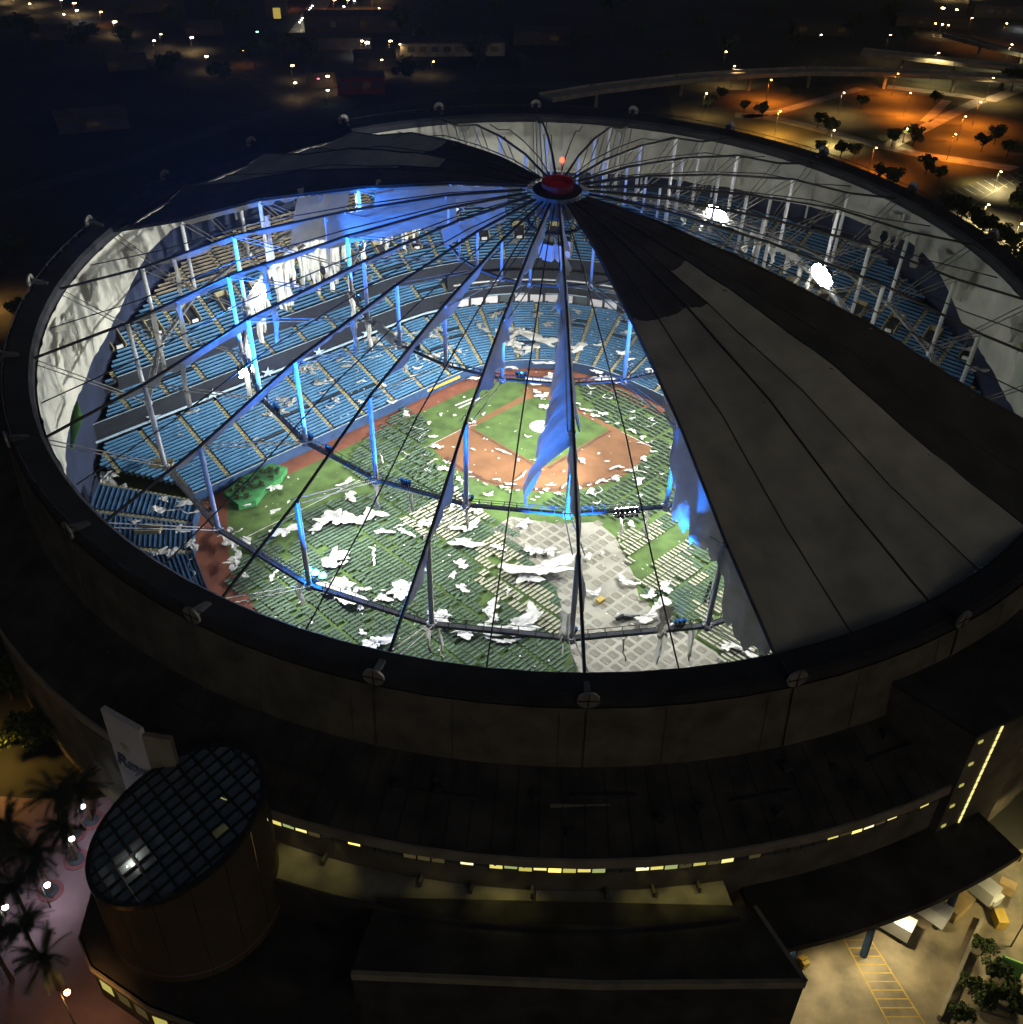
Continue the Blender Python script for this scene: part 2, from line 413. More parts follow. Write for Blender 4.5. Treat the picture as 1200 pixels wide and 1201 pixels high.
# close the gap behind home plate: the club tier is only at the sides
upper = stand('upper_seating_stand', 'steep blue upper seating deck under the white liner wall with tan upper benches', SE, 46, 37, 20.6, .85, .56, M['seat'], upper_from=17, upper_s=-.75, front=2.4,
              vom=lambda s: (7, 12))
# facade between tiers, suites behind home plate
fac = thing('tier_facade', 'dark facade with glass boxes between the lower bowl and upper deck', 'facade', S(0, 40, 0))
mb = MB()
for a, b in zip(SE, SE[1:]):
    n = 3 if abs((a+b)/2) < 1 else 1
    for j in range(n):
        x, y = a+(b-a)*j/n, a+(b-a)*(j+1)/n
        if math.hypot(*S((x+y)/2, 41)[:2]) > 100 or abs(x+y)/2 > 2.2: continue
        side = abs(a+b)/2 > .58
        mb.quad(S(x, 41, 9.6), S(y, 41, 9.6), S(y, 41, 12.6), S(x, 41, 12.6))
        mb.quad(S(x, 48, 16), S(y, 48, 16), S(y, 48, 21), S(x, 48, 21))
        if not side:
            mb.quad(S(x, 42.5, 12.6), S(y, 42.5, 12.6), S(y, 42.5, 19), S(x, 42.5, 19))
            mb.quad(S(x, 41, 12.6), S(y, 41, 12.6), S(y, 42.5, 12.6), S(x, 42.5, 12.6))
mb.build('facade_wall', M['fascia'], fac)
bx = [-.56+1.12*i/11 for i in range(12)]
for i, (a, b) in enumerate(zip(bx, bx[1:])):
    o = MB(); e = (b-a)*.09
    o.quad(S(a+e, 40.93, 9.9), S(b-e, 40.93, 9.9), S(b-e, 40.93, 12.3), S(a+e, 40.93, 12.3)); f1 = o.build('suite_window', M['signwhite'] if i not in (3, 8) else M['glass'], fac)
    o = MB(); o.beam(S(a, 40.8, 9.6), S(a, 40.8, 12.6), .35, .35); o.beam(S(a+e*1.6, 40.6, 9.9), S(a+e*3.4, 40.6, 9.9), .7, .8); o.build('post', M['dark'], f1)
    o = MB(); o.beam(S(a, 40.7, 12.75), S(b, 40.7, 12.75), .4, .3); o.build('ledge', M['rail'], fac)
    if i % 2 == 0:
        o = MB(); o.quad(S(a+e, 42.42, 13.6), S(b-e, 42.42, 13.6), S(b-e, 42.42, 15.2), S(a+e, 42.42, 15.2)); o.build('press_window', M['tan'], fac)
    o = MB(); o.beam(S(a, 42.2, 16.4), S(b, 42.2, 16.4), .5, .35); o.build('ledge', M['white'], fac)
for sg in (-1, 1):
    mb = MB()
    ed = [s for s in SE if s*sg >= .58]
    for a, b in zip(sorted(ed), sorted(ed)[1:]):
        mb.beam(S(a, 40.4, 10.9), S(b, 40.4, 10.9), .25, .55)
    mb.build('blue_rail', M['rail'], fac)
# star shaped wave ornaments riding on the rail
for i in range(9):
    s = -1.95+.1*i; c = S(s, 40.2, 11.6); t = (S(s+.02, 40.2)-S(s, 40.2)).normalized(); o = MB(); n = V((t.y, -t.x, 0))
    pts = []
    for j in range(10):
        a = j*pi/5; rr = 1.55 if j % 2 == 0 else .5
        pts.append(c + t*rr*cos(a)*1.3 + (V((0, 0, .8))-n*.3)*rr*sin(a))
    o.poly(pts); o.poly([q-n*.12 for q in reversed(pts)])
    for j in range(10): o.quad(pts[j], pts[j]-n*.12, pts[(j+1) % 10]-n*.12, pts[(j+1) % 10])
    if i % 2 == 0: o.build('star_ornament', M['rail'], fac)

# ---- right field bleachers, rows between an inner fence line and the ring wall
inner = [V((-78, -14, 0)), V((-77.5, -22, 0)), V((-75.5, -32, 0)), V((-70, -44, 0)), V((-62, -56, 0)), V((-50, -68, 0)), V((-38, -76, 0))]
def bleachers(sg, label):
    root = thing('outfield_bleachers', label, 'stand', (sg*-78, -30, 0))
    for bi in range(len(inner)-1):
        mb = MB(); al = MB(); a, b = inner[bi], inner[bi+1]
        nrow = 22
        def Q(e, t, z):
            q = a.lerp(b, e); ang = math.atan2(q.x, q.y); o = V((100.6*sin(ang), 100.6*cos(ang), 0)); w = q+(o-q).normalized()*min(t*.95, (o-q).length); return V((-sg*w.x*-1 if False else (w.x if sg > 0 else -w.x), w.y, z))
        for i in range(nrow):
            if (a.lerp(b, .5)).length+i*.95 > 99.5: break
            z = 2.6+i*.36
            mb.quad(Q(0, i, z), Q(1, i, z), Q(1, i+1, z), Q(0, i+1, z), 1); mb.quad(Q(0, i, z-.36), Q(1, i, z-.36), Q(1, i, z), Q(0, i, z), 1)
            for (u0, w0), (u1, w1) in zip(PROF, PROF[1:]):
                mb.quad(Q(.06, i+u0, z+w0), Q(.94, i+u0, z+w0), Q(.94, i+u1, z+w1), Q(.06, i+u1, z+w1), 0)
            al.quad(Q(-.05, i, z+.05), Q(.055, i, z+.05), Q(.055, i+1, z+.05), Q(-.05, i+1, z+.05))
        mb.build('seat_block', [mat('bleacher_blue', (.024, .075, .16), .6, .3, .4), M['step']], root); al.build('aisle', M['aisle'], root)
        fb = MB(); fb.quad(Q(0, -.1, 0), Q(1, -.1, 0), Q(1, -.1, 3.4), Q(0, -.1, 3.4)); fb.quad(Q(0, -.1, 3.4), Q(1, -.1, 3.4), Q(1, .1, 3.4), Q(0, .1, 3.4)); fb.build('fence_wall', M['pad'], root)
    return root
bl = bleachers(1, 'blue outfield bleachers in the corner past the green planted deck')
bleachers(-1, 'blue outfield bleachers below the intact grey roof panels')
for (x, y) in ((175, 622), (190, 545)):
    o = MB(); c = PX(x, y, 8.4); o.box(c, 5, 2.2, .4, 0, 0); o.box(c+V((0, 0, .24)), 4.4, 1.5, .1, 0, 1)
    for q in (-1, 1): o.box(c+V((0, q*1.1, .5)), 5, .2, .7, 0, 0)
    o.build('stair_opening', [M['aisle'], M['dark']], bl)

# green planted deck in the corner, with its shrubs
gp = [PX(x, y, 1.6) for x, y in [(262, 577), (285, 560), (318, 543), (337, 548), (330, 560), (312, 572), (300, 587), (280, 592)]]
o = MB(); o.prism(gp, .1, 1.6); gd = single(o, 'planted_deck', M['greenboard'], (gp[0].x, gp[0].y, .1), 'green raised deck with small shrubs in front of the corner seats', 'deck')
MATS['turf_deck'] = mat('deck_turf', (.05, .22, .07), .9, .25, .5); gd.data.materials[0] = MATS['turf_deck']

# ---- dugouts
def dugout(px0, px1, sg, label):
    A, B = PX(*px0, 1.6), PX(*px1, 1.6); d = (B-A).normalized(); n = V((-d.y, d.x, 0))*sg
    root = thing('dugout', label, 'dugout', (A+B)/2-V((0, 0, 1.6)))
    o = MB(); o.beam(A+n*1.4, B+n*1.4, 3.0, .25); o.build('roof', M['dark'], root)
    o = MB(); o.beam(A-n*.15, B-n*.15, .9, .75); o.build('padded_rail', M['orange'] if sg > 0 else M['dark'], root)
    o = MB(); o.beam(A+n*2.9-V((0, 0, .8)), B+n*2.9-V((0, 0, .8)), .2, 1.6); o.build('back_wall', M['pad'], root)
    o = MB(); o.beam(A+n*2.2-V((0, 0, 1.2)), B+n*2.2-V((0, 0, 1.2)), .5, .5); o.build('bench', M['tan'], root)
    for i in range(7):
        q = A.lerp(B, i/6)-n*.5; o = MB(); o.tube([q-V((0, 0, 1.55)), q-V((0, 0, .2))], .07, 5); o.build('post', M['dark'], root)
    return root
dugout((476, 468), (538, 441), 1, 'dugout with an orange padded roof edge beside the red track')
dugout((738, 447), (792, 471), 1, 'dark roofed dugout below the third base seats')

# ================================================================== STADIUM SHELL
st = thing('stadium_building', 'round stadium shell with a dark tilted rim and low curved roofs', 'stadium', (0, 0, 0))
KS = [k*.5 for k in range(48)]
def ringloft(name, fa, fb, m, k0=-12, k1=12, step=.25, parent=st, smooth=True):
    mb = MB(); n = int(round((k1-k0)/step)); ks = [k0+(k1-k0)*i/n for i in range(n+1)]
    mb.grid([[fa(k) for k in ks], [fb(k) for k in ks]]); return mb.build(name, m, parent, smooth)
for i in range(24):
    k0, k1 = i, i+1
    mb = MB(); ks = [k0+j*.25 for j in range(5)]
    prof = [(103.0, -3.2), (103.0, -1.2), (103.6, -.6), (107.6, -.3), (108.3, -.5), (108.3, -2.0)]
    mb.grid([[D(r, k, dz) for k in ks] for r, dz in prof]); mb.build('rim_beam', M['rim'], st)
    kw = [k0+j*.25 for j in range(5)]
    mb = MB(); mb.grid([[D(108.6, k, -1.9) for k in kw], [CYL(109.2, k, 26.6) for k in kw]])
    mb.grid([[D(103.0, k, -3.2) for k in kw], [D(108.6, k, -3.0) for k in kw]])
    mb.build('wall_panel', M['wall'], st)
    mb = MB(); a = CYL(109.3, k0, 26.5); b = D(108.75, k0, -2.0); mb.beam(a, b, .5, .12); mb.build('pilaster', M['wall'], st)
    mb = MB(); c = D(108.8, k0, .2); nr = (D(110, k0, .2)-c); mb.disc(c, nr, 1.5, .35, 20); dsk = mb.build('anchor_disc', M['galv'], st)
    mb = MB(); t = nr.normalized().cross(V((0, 0, 1)))
    for sg in (-1, 1):
        q = c+nr.normalized()*.22*sg; mb.beam(q-t*1.4, q+t*1.4, .14, .14); mb.beam(q-V((0, 0, 1.4)), q+V((0, 0, 1.4)), .14, .14)
    mb.build('cross_rib', M['dark'], dsk)
    mb = MB(); mb.beam(D(105.5, k0, -.6), D(108.4, k0, .3), .9, 1.0); mb.build('anchor_block', M['rim'], st)
    mb = MB(); mb.tube([D(107.9, k0+j*.25, .5) for j in range(5)], .09, 5)
    for j in range(8): mb.tube([D(107.9, k0+j*.125, -.4), D(107.9, k0+j*.125, .55)], .06, 4)
    mb.build('rim_rail', M['dark'], st)
# interior back wall and white liner
def zl(k):
    k = ((k+12) % 24)-12; a = abs(k)
    tb = [(0, 39.5), (3, 41.5), (4.3, 42.5), (4.7, 40), (5.2, 32.5), (5.6, 29), (6.1, 26.3), (7.3, 24), (8.6, 23)]
    for (x0, y0), (x1, y1) in zip(tb, tb[1:]):
        if x0 <= a <= x1: return y0+(y1-y0)*(a-x0)/(x1-x0)
    return 23
mb = MB(); ks = [-12+j*.125 for j in range(193)]
mb.grid([[CYL(102.4, k, 0) for k in ks], [CYL(102.4, k, zl(k)+1) for k in ks]]); mb.build('back_wall', M['wallblue'], st)
for i in range(-8, 9):
    for h in (0, .5):
        k0, k1 = i+h-.25, i+h+.25
        mb = MB(); nk, nz = 9, 10; g = []
        for a in range(nz+1):
            row = []
            for b in range(nk):
                k = k0+(k1-k0)*b/(nk-1); t = a/nz
                lo = CYL(101.9, k, zl(k)); hi = D(102.8, k, -2.6)
                q = lo.lerp(hi, t); amp = 1.5*sin(pi*min(1, t*1.1))
                dd = amp*(fbm(k*2.2+5, t*1.3)+.45*fbm(k*7+2, t*4)) + .35*sin(t*9)*0; ang = k*R15
                if b in (0, nk-1): dd += .25
                q -= V((sin(ang), cos(ang), 0))*(dd+.2)
                if a == 0: q.z += .5*fbm(k*3, 7)
                row.append(q)
            g.append(row)
        mb.grid(g); mb.build('liner_panel', M['liner'], st, True)
for k in [-3.5, -2.5, -1.5, -.75, .3, 1.2, 2, 3.1, 4.2]:
    mb = MB(); mb.tube([CYL(100.6, k, zl(k)-3), D(101.3, k, -3)], .3, 6); mb.build('wall_column', M['white'], st)

# lower roofs outside
mb = MB(); ks = [-12+j*.25 for j in range(97)]
for i in range(24):
    kk = [i+j*.25 for j in range(5)]; mb = MB()
    mb.grid([[CYL(109.0, k, 26.7) for k in kk], [CYL(120.4, k, 22) for k in kk]]); mb.build('lower_roof', M['roofing'], st)
    mb = MB(); mb.grid([[CYL(120.4, k, 22.05) for k in kk], [CYL(120.7, k, 22.0) for k in kk], [CYL(120.7, k, 20.2) for k in kk], [CYL(119.9, k, 20.2) for k in kk]]); mb.build('roof_fascia', M['roofedge'], st)
    mb = MB(); mb.grid([[CYL(119.9, k, 20.2) for k in kk], [CYL(119.9, k, 0) for k in kk]]); mb.build('lower_wall', M['wall'], st)
# dark vents on the roof
for (x, y) in ((680, 943), (560, 930)):
    mb = MB(); c = PX(x, y, 24.4); mb.box(c, 8 if x == 680 else 4, 1.0, .6, .02); mb.build('roof_vent', M['roofedge'] if x == 680 else M['roofing'], st)
for j in range(60):
    k = 9.0+j*.1; mb = MB(); mb.beam(CYL(109.6, k, 26.52), CYL(120.2, k, 22.16), .12, .1); mb.build('roof_batten', M['roofing'], st)
random.seed(44)
for j in range(22):
    k = 9.2+random.random()*5.6; r = random.uniform(111.5, 118.5); z = 26.7-(r-109)*.412; c = CYL(r, k, z+.35); mb = MB()
    w_ = random.uniform(.5, 1.6); mb.box(c, w_, w_*random.uniform(.5, 1.2), .8, random.random()*3); mb.box(c+V((0, 0, .48)), w_*.7, w_*.5, .2, .3); mb.build('roof_hatch', M['rim'], st)
for j in range(7):
    k = 9.6+j*.72; mb = MB(); a_ = CYL(113+j % 3, k, 26.7-(4+j % 3)*.412+.3); b_ = CYL(113+j % 3, k+.3, 26.7-(4+j % 3)*.412+.3); mb.beam(a_, b_, .35, .35); mb.build('roof_duct', M['rim'], st)
for j in range(96):
    k = j*.25+.125
    if 5 < k < 19 and j % 2 == 0: mb = MB(); mb.beam(CYL(109.25, k, 26.8), D(108.7, k, -2.2), .07, .06); mb.build('wall_joint', M['wall'], st)
# window strip
lit = [(-10.75, -10.3, 'winw'), (-11.05, -10.75, 'win'), (-11.40, -11.25, 'windim'), (-11.55, -11.47, 'win'), (-11.72, -11.58, 'win'), (-11.93, -11.72, 'win'), (-12.15, -11.93, 'win'), (-12.66, -12.15, 'win'), (-12.75, -12.7, 'windim'), (-13.66, -13.1, 'winw')]
n = 0
kk = -13.7
while kk < -9.4:
    k1 = kk+.062; mid = kk+.03
    gm = M['glass']
    for a, b, nm in lit:
        if a <= mid <= b: gm = GL[nm] if random.random() > .16 else (GL['windim'] if random.random() > .3 else M['glass'])
    mb = MB(); h0, h1 = 18.45+random.choice((0, 0, .15, .35)), 19.45
    if gm in (GL['win'], GL['winw']): gm = glow('lit_window_%d' % (n % 6), [(.95, .82, .2), (1, .88, .3), (.8, .72, .16), (1, .92, .5), (.7, .8, .3), (.9, .7, .15)][n % 6], [.9, 2.2, .5, 1.5, .7, 1.1][(n*5) % 6]); n += random.randint(1, 3)
    mb.quad(CYL(120.05, kk+.004, h0), CYL(120.05, k1-.004, h0), CYL(120.05, k1-.004, h1), CYL(120.05, kk+.004, h1)); mb.build('window', gm, st)
    kk = k1
for kq in [-13.7+j*.062 for j in range(70)]:
    mb = MB(); mb.tube([CYL(120.12, kq, 18.35), CYL(120.12, kq, 19.55)], .09, 4); mb.build('window_mullion', M['dark'], st)
for k_, e_ in ((-10.5, 380), (-10.72, 300), (-10.92, 200), (-11.36, 120), (-11.62, 260), (-11.74, 160), (-12.25, 220), (-12.42, 320), (-12.56, 260)):
    c = CYL(120.35, k_, 20.0); root = thing('soffit_light', 'small lamp under the roof fascia shining down on the terrace', 'light fixture', c, 'soffit lights over the terrace')
    mb = MB(); mb.disc(c-V((0, 0, .05)), V((0, 0, 1)), .22, .12, 10); mb.build('housing', M['dark'], root); mb = MB(); mb.disc(c-V((0, 0, .13)), V((0, 0, 1)), .17, .03, 10); mb.build('lens', GL['win'], root)
    lamp('SPOT', c-V((0, 0, .3)), e_, (1, .85, .25), root, aim=CYL(122.6, k_, 14), angle=80, blend=.8, radius=.1)
# terrace in front of the windows
mb = MB(); ks2 = [-12.62+j*.1 for j in range(24)]
mb.grid([[CYL(119.8, k, 14) for k in ks2], [CYL(125.5, k, 14) for k in ks2]]); mb.build('terrace', M['concrete'], st)
for k in (-10.35, -10.62, -10.86, -11.3, -11.52, -11.78, -12.1, -12.3, -12.5):
    mb = MB(); mb.beam(CYL(119.8, k, 14.1), CYL(121.2, k, 14.1), .4, 2.0); mb.build('terrace_rib', M['wall'], st)
mb = MB(); mb.grid([[CYL(125.5, k, 15.1) for k in ks2], [CYL(125.9, k, 15.1) for k in ks2], [CYL(125.9, k, 0) for k in ks2]]); mb.build('terrace_parapet', M['roofing'], st)
# big flat entrance block and low base around the rotunda
blk = [PX(443, 1052, 14.6), PX(885, 1062, 14.6), PX(945, 1150, 14.6), PX(700, 1152, 14.6), PX(412, 1140, 14.6)]
mb = MB(); mb.prism(blk, 0, 14.6, 0); mb.build('entrance_block', M['roofing'], st)
mb = MB()
for a, b in zip(blk[1:], blk[2:]): mb.beam(a-V((0, 0, .6)), b-V((0, 0, .6)), .6, 1.3)
mb.build('block_fascia', M['roofedge'], st)
base = [PX(93, 1097, 7.5), PX(107, 1133, 7.5), PX(175, 1180, 7.5), PX(270, 1215, 7.5), PX(420, 1235, 7.5), PX(430, 1050, 7.5), PX(330, 1010, 7.5), PX(200, 960, 7.5), PX(120, 1000, 7.5)]
mb = MB(); mb.prism(base, 0, 7.5); mb.build('low_base', M['roofing'], st)
mb = MB()
for a, b in zip(base[:4], base[1:5]): mb.beam(a-V((0, 0, .5)), b-V((0, 0, .5)), .5, 1.0)
mb.build('base_fascia', M['roofedge'], st)
for i, (x, y) in enumerate([(118, 1148), (150, 1175), (165, 1180), (200, 1196), (215, 1202), (235, 1208), (268, 1219)]):
    a, b = base[1], base[3]; c = PX(x, y, 4.6); mb = MB(); d = (base[2]-base[1] if i < 3 else base[3]-base[2]).normalized(); nn = V((d.y, -d.x, 0))
    foot = base[1].lerp(base[2], .2+.3*i) if i < 3 else base[2].lerp(base[3], (i-3)*.25+.1)
    q = V((foot.x, foot.y, 4.2)); nn = nn if nn.dot(q) > 0 else -nn; q += nn*.12
    mb.quad(q-d*1.1-V((0, 0, 1.2)), q+d*1.1-V((0, 0, 1.2)), q+d*1.1+V((0, 0, 1.2)), q-d*1.1+V((0, 0, 1.2))); mb.build('ground_window', GL['windim'] if i % 3 else GL['win'], st)
# curved loading canopy with its columns
mb = MB(); ks3 = [10.0+j*.08 for j in range(17)]
mb.grid([[CYL(118.5, k, 11.8) for k in ks3], [CYL(129.3, k, 11.0) for k in ks3], [CYL(129.3, k, 9.8) for k in ks3], [CYL(118.5, k, 10.4) for k in ks3]]); mb.build('loading_canopy', M['roofing'], st)
for k in (10.3, 10.75, 11.12):
    mb = MB(); mb.tube([CYL(128, k, 0), CYL(127.4, k, 10.2)], .55, 8); mb.build('canopy_column', M['pad'], st)
# stair tower on the right
TZ = 33.0
C0, C1, C2 = PX(1047, 800, TZ), PX(1147, 862, TZ), PX(1222, 828, TZ)
bk = V((6, 20, 0))
mb = MB(); mb.prism([C0, C1, C2, C2+bk, C0+bk], 0, TZ-.6); mb.build('stair_tower', M['wall'], st)
mb = MB(); mb.prism([C0, C1, C2, C2+bk, C0+bk], TZ-.6, TZ); mb.build('tower_roof', M['roofing'], st)
d = (C2-C1).normalized(); nn = V((d.y, -d.x, 0))
for i in range(5):
    c = V((C1.x, C1.y, 31.2-i*4.6))+d*1.1+nn*.1; mb = MB(); mb.obox(c, d*.4, nn*.06, V((0, 0, .25))); mb.build('tower_lamp', GL['win'], st)
for i in range(16):
    c = V((C1.x, C1.y, 32-i*1.5))+d*4.6+nn*.1; mb = MB(); mb.obox(c, d*.2, nn*.06, V((0, 0, .6))); mb.build('tower_window', GL['winw'], st)
mb = MB(); mb.prism([tuple(PX(1, 560, 14)[:2]), tuple(PX(38, 590, 14)[:2]), tuple(PX(30, 640, 14)[:2]), tuple(PX(-60, 640, 14)[:2]), tuple(PX(-60, 560, 14)[:2])], 0, 14); mb.build('side_block', M['wall'], st)

# ---- sign tower with its lettering
A = PX(118, 831, 31); B = PX(163, 857, 31); sd = (B-A).normalized(); so_ = V((sd.y, -sd.x, 0)); so_ = so_ if so_.dot(A) > 0 else -so_
sg_root = thing('sign_tower', 'pale standing sign panel with dark blue Rays lettering above the round entrance', 'sign', (A.x, A.y, 0))
c = (A+B)/2-so_*.4; c.z = 15.5
o = MB(); o.obox(c, sd*(B-A).length/2, so_*.4, V((0, 0, 15.5))); o.build('sign_panel', M['signwhite'], sg_root)
Cw = PX(198, 868, 30); o = MB(); o.beam(V((B.x, B.y, 25))-so_*.5, V((Cw.x, Cw.y, 25))-so_*.5, .8, 10); o.build('side_wing', M['roofedge'], sg_root)
def text(body, org, right, up, size, ext, m, name, parent, shear=0):
    cu = bpy.data.curves.new(name, 'FONT'); cu.body = body; cu.size = size; cu.extrude = ext; cu.shear = shear; cu.offset = .03*size
    ob = bpy.data.objects.new(name, cu); COL.objects.link(ob); bpy.context.view_layer.update()
    me = bpy.data.meshes.new_from_object(ob.evaluated_get(bpy.context.evaluated_depsgraph_get())); bpy.data.objects.remove(ob)
    r_ = V(right).normalized(); u_ = V(up).normalized(); n_ = r_.cross(u_); org = V(org)-root_of(parent).location
    for v in me.vertices: v.co = org+r_*v.co.x+u_*v.co.y+n_*v.co.z
    me.materials.clear(); me.materials.append(m); ob = bpy.data.objects.new(name, me); COL.objects.link(ob); ob.parent = parent; return ob
text('Rays', A+so_*.06+sd*.2-V((0, 0, 10.8)), sd, V((0, 0, 1)), 3.5, .05, M['navy'], 'lettering', sg_root, .25)
text('TB', A+so_*.06+sd*2.3-V((0, 0, 6.6)), sd, V((0, 0, 1)), 1.5, .05, M['gold'], 'emblem', sg_root)

# ---- rotunda
RC = PX(206, 962, 25.5); RC.z = 0; RR_ = 11.9
rt = thing('entrance_rotunda', 'round brown entrance drum with a slanted glass grid roof', 'rotunda', (RC.x, RC.y, 7.5))
def rz_(x): return 25.5+5.0*x/RR_
def rp(a, z=None, r=RR_):
    x, y = r*cos(a), r*sin(a); return V((RC.x+x, RC.y+y, rz_(x) if z is None else z))
for i in range(16):
    a0, a1 = 2*pi*i/16, 2*pi*(i+1)/16; mb = MB(); aa = [a0+.004+(a1-a0-.008)*j/4 for j in range(5)]
    mb.grid([[rp(a, 7.4) for a in aa], [rp(a)-V((0, 0, .1)) for a in aa]]); mb.build('drum_panel', M['drum'], rt)
mb = MB(); mb.grid([[rp(2*pi*j/64, None, RR_+.15)+V((0, 0, .25)) for j in range(65)], [rp(2*pi*j/64, None, RR_-.5)+V((0, 0, .25)) for j in range(65)]])
mb.grid([[rp(2*pi*j/64, None, RR_+.15)-V((0, 0, .6)) for j in range(65)], [rp(2*pi*j/64, None, RR_+.15)+V((0, 0, .25)) for j in range(65)]]); mb.build('roof_rim', M['mull'], rt)
mb = MB(); mb.disc(RC+V((0, 0, 9)), V((0, 0, 1)), 12, .2, 32); mb.build('lobby_floor', M['plaza'], rt)
# glass panes clipped to the ellipse, grid turned off axis
ga = rad(38); e1, e2 = V((cos(ga), sin(ga), 0)), V((-sin(ga), cos(ga), 0)); stp = 2.1
gm = mat('roof_glass', (.55, .65, .68), .08, 0); nb = gm.node_tree.nodes['Principled BSDF']; nb.inputs['Transmission Weight'].default_value = .55; nb.inputs['IOR'].default_value = 1.1
gm2 = mat('roof_glass_frosted', (.16, .19, .20), .25, .2, .4, spec=.5)
def clip(poly, R):
    out = poly
    for j in range(40):
        a = 2*pi*j/40; n = (cos(a), sin(a)); new = []
        for p, q in zip(out, out[1:]+out[:1]):
            dp_, dq = p[0]*n[0]+p[1]*n[1]-R, q[0]*n[0]+q[1]*n[1]-R
            if dp_ <= 0: new.append(p)
            if (dp_ < 0 < dq) or (dq < 0 < dp_):
                t = dp_/(dp_-dq); new.append((p[0]+(q[0]-p[0])*t, p[1]+(q[1]-p[1])*t))
        out = new
        if len(out) < 3: return []
    return out
for i in range(-7, 7):
    for j in range(-7, 7):
        g = .07; sq = [e1*(i+u)*stp+e2*(j+v)*stp*1.0 for u, v in ((g, g), (1-g, g), (1-g, 1-g), (g, 1-g))]
        pl = clip([(q.x, q.y) for q in sq], RR_-.5)
        if len(pl) < 3: continue
        mb = MB(); mb.poly([V((RC.x+x, RC.y+y, rz_(x)+.05)) for x, y in pl]); mb.build('glass_pane', gm2 if random.random() < .75 else gm, rt)
for i in range(-6, 7):
    for ax, bx_ in ((e1, e2), (e2, e1)):
        c = ax*i*stp; h = math.sqrt(max(0, (RR_-.3)**2-(i*stp)**2))
        if h < 1: continue
        mb = MB(); a, b = c-bx_*h, c+bx_*h
        mb.beam(V((RC.x+a.x, RC.y+a.y, rz_(a.x)+.08)), V((RC.x+b.x, RC.y+b.y, rz_(b.x)+.08)), .26, .4); mb.build('mullion', M['mull'], rt)
o = MB(); o.disc(PX(153, 1017, 23.2), V((0, 0, 1)), .35, .4, 10); bl_ = o.build('glass_lamp_glint', glow('rotunda_glass_glint', (1, .95, .85), 25), rt)  # glowing disc added for a lamp's reflection in the glass roof
rl = PX(153, 1017, 22.6); lamp('POINT', rl+V((0, 0, 1.6)), 160, (1, .92, .8), rt, radius=.3)  # point light added with the glint on the glass

# ================================================================== DOME ROOF
NODES = [(103.0, -1.5), (85, 3.6), (65, 11), (42, 16.6), (22, 20.2), (6.3, 21.6)]
def rdz(r):
    for (r0, z0), (r1, z1) in zip(NODES, NODES[1:]):
        if r1 <= r <= r0: return z0+(z1-z0)*(r0-r)/(r0-r1)
    return NODES[-1][1] if r < 6.3 else NODES[0][1]
def RG(k, r, dz=0.0):                       # a point on the roof surface: ridges at whole k, valleys half-way, taut fabric between
    fr = k-math.floor(k); t = 1-abs(2*fr-1)
    return D(r*(1-(1-cos(R15/2))*t), k, rdz(r)-t*1.5*min(1, r/50)+dz)
dome = thing('dome_roof', 'wrecked tilted cable dome with bare ridge cables, struts and few fabric panels left', 'dome roof', (0, 0, 0))
rs_ = [103, 94, 85, 75, 65, 53.5, 42, 32, 22, 14, 6.3]
for k in range(24):
    mb = MB(); mb.tube([RG(k, r) for r in [n[0] for n in NODES]], .27, 6); mb.build('ridge_cable', M['cable'], dome)
    mb = MB(); mb.tube([RG(k+.5, r) for r in (103, 85, 65, 42, 22, 6.3)], .13, 5); mb.build('valley_cable', M['cable'], dome)
BOT = {85: -14.6, 65: -6.2, 42: 4.2, 22: 12.5}
for k in range(24):
    for r, rd in ((85, .45), (65, .42), (42, .36), (22, .25)):
        mb = MB(); mb.tube([D(r, k, rdz(r)-.1), D(r, k, BOT[r])], rd, 8); mb.cyl(D(r, k, BOT[r]-.6), rd*1.9, rd*1.9, 1.0, 8); mb.build('strut', M['white'], dome, True)
    mb = MB()
    for tops, bots in (((102.6, -2.6), 85), ((85, rdz(85)), 65), ((65, rdz(65)), 42), ((42, rdz(42)), 22)):
        for off in (-.9, .9):
            a = D(tops[0], k, tops[1]); b = D(bots, k, BOT[bots]); t = V((cos(k*R15+PH), -sin(k*R15+PH), 0))*off
            mb.tube([a+t, b+t*.5], .12, 5)
    mb.build('diagonal_cables', M['galv'], dome)
# hoops: catwalk rings at 85 and 65, cable rings inside
def hoop(r, wd, ht, rail, m):
    for k in range(24):
        a, b = D(r, k, BOT[r]), D(r, k+1, BOT[r]); mb = MB()
        mb.beam(a, b, wd, ht)
        out = (a+b).normalized(); out.z = 0
        hp = mb.build('catwalk', m, dome)
        if rail:
            mb = MB()
            for sg in (-1, 1):
                t = out*sg*wd*.5; up = V((0, 0, rail))
                mb.tube([a+t+up, b+t+up], .07, 4)
                for j in range(9): q = a.lerp(b, j/8)+t; mb.tube([q, q+up], .07, 4)
            mb.build('handrail', m, hp)
hoop(85, .95, .55, 1.1, M['catwalk']); hoop(65, .75, .45, 1.1, M['catwalk']); hoop(42, .5, .35, .9, M['catwalk']); hoop(22, .5, .4, 0, M['catwalk'])
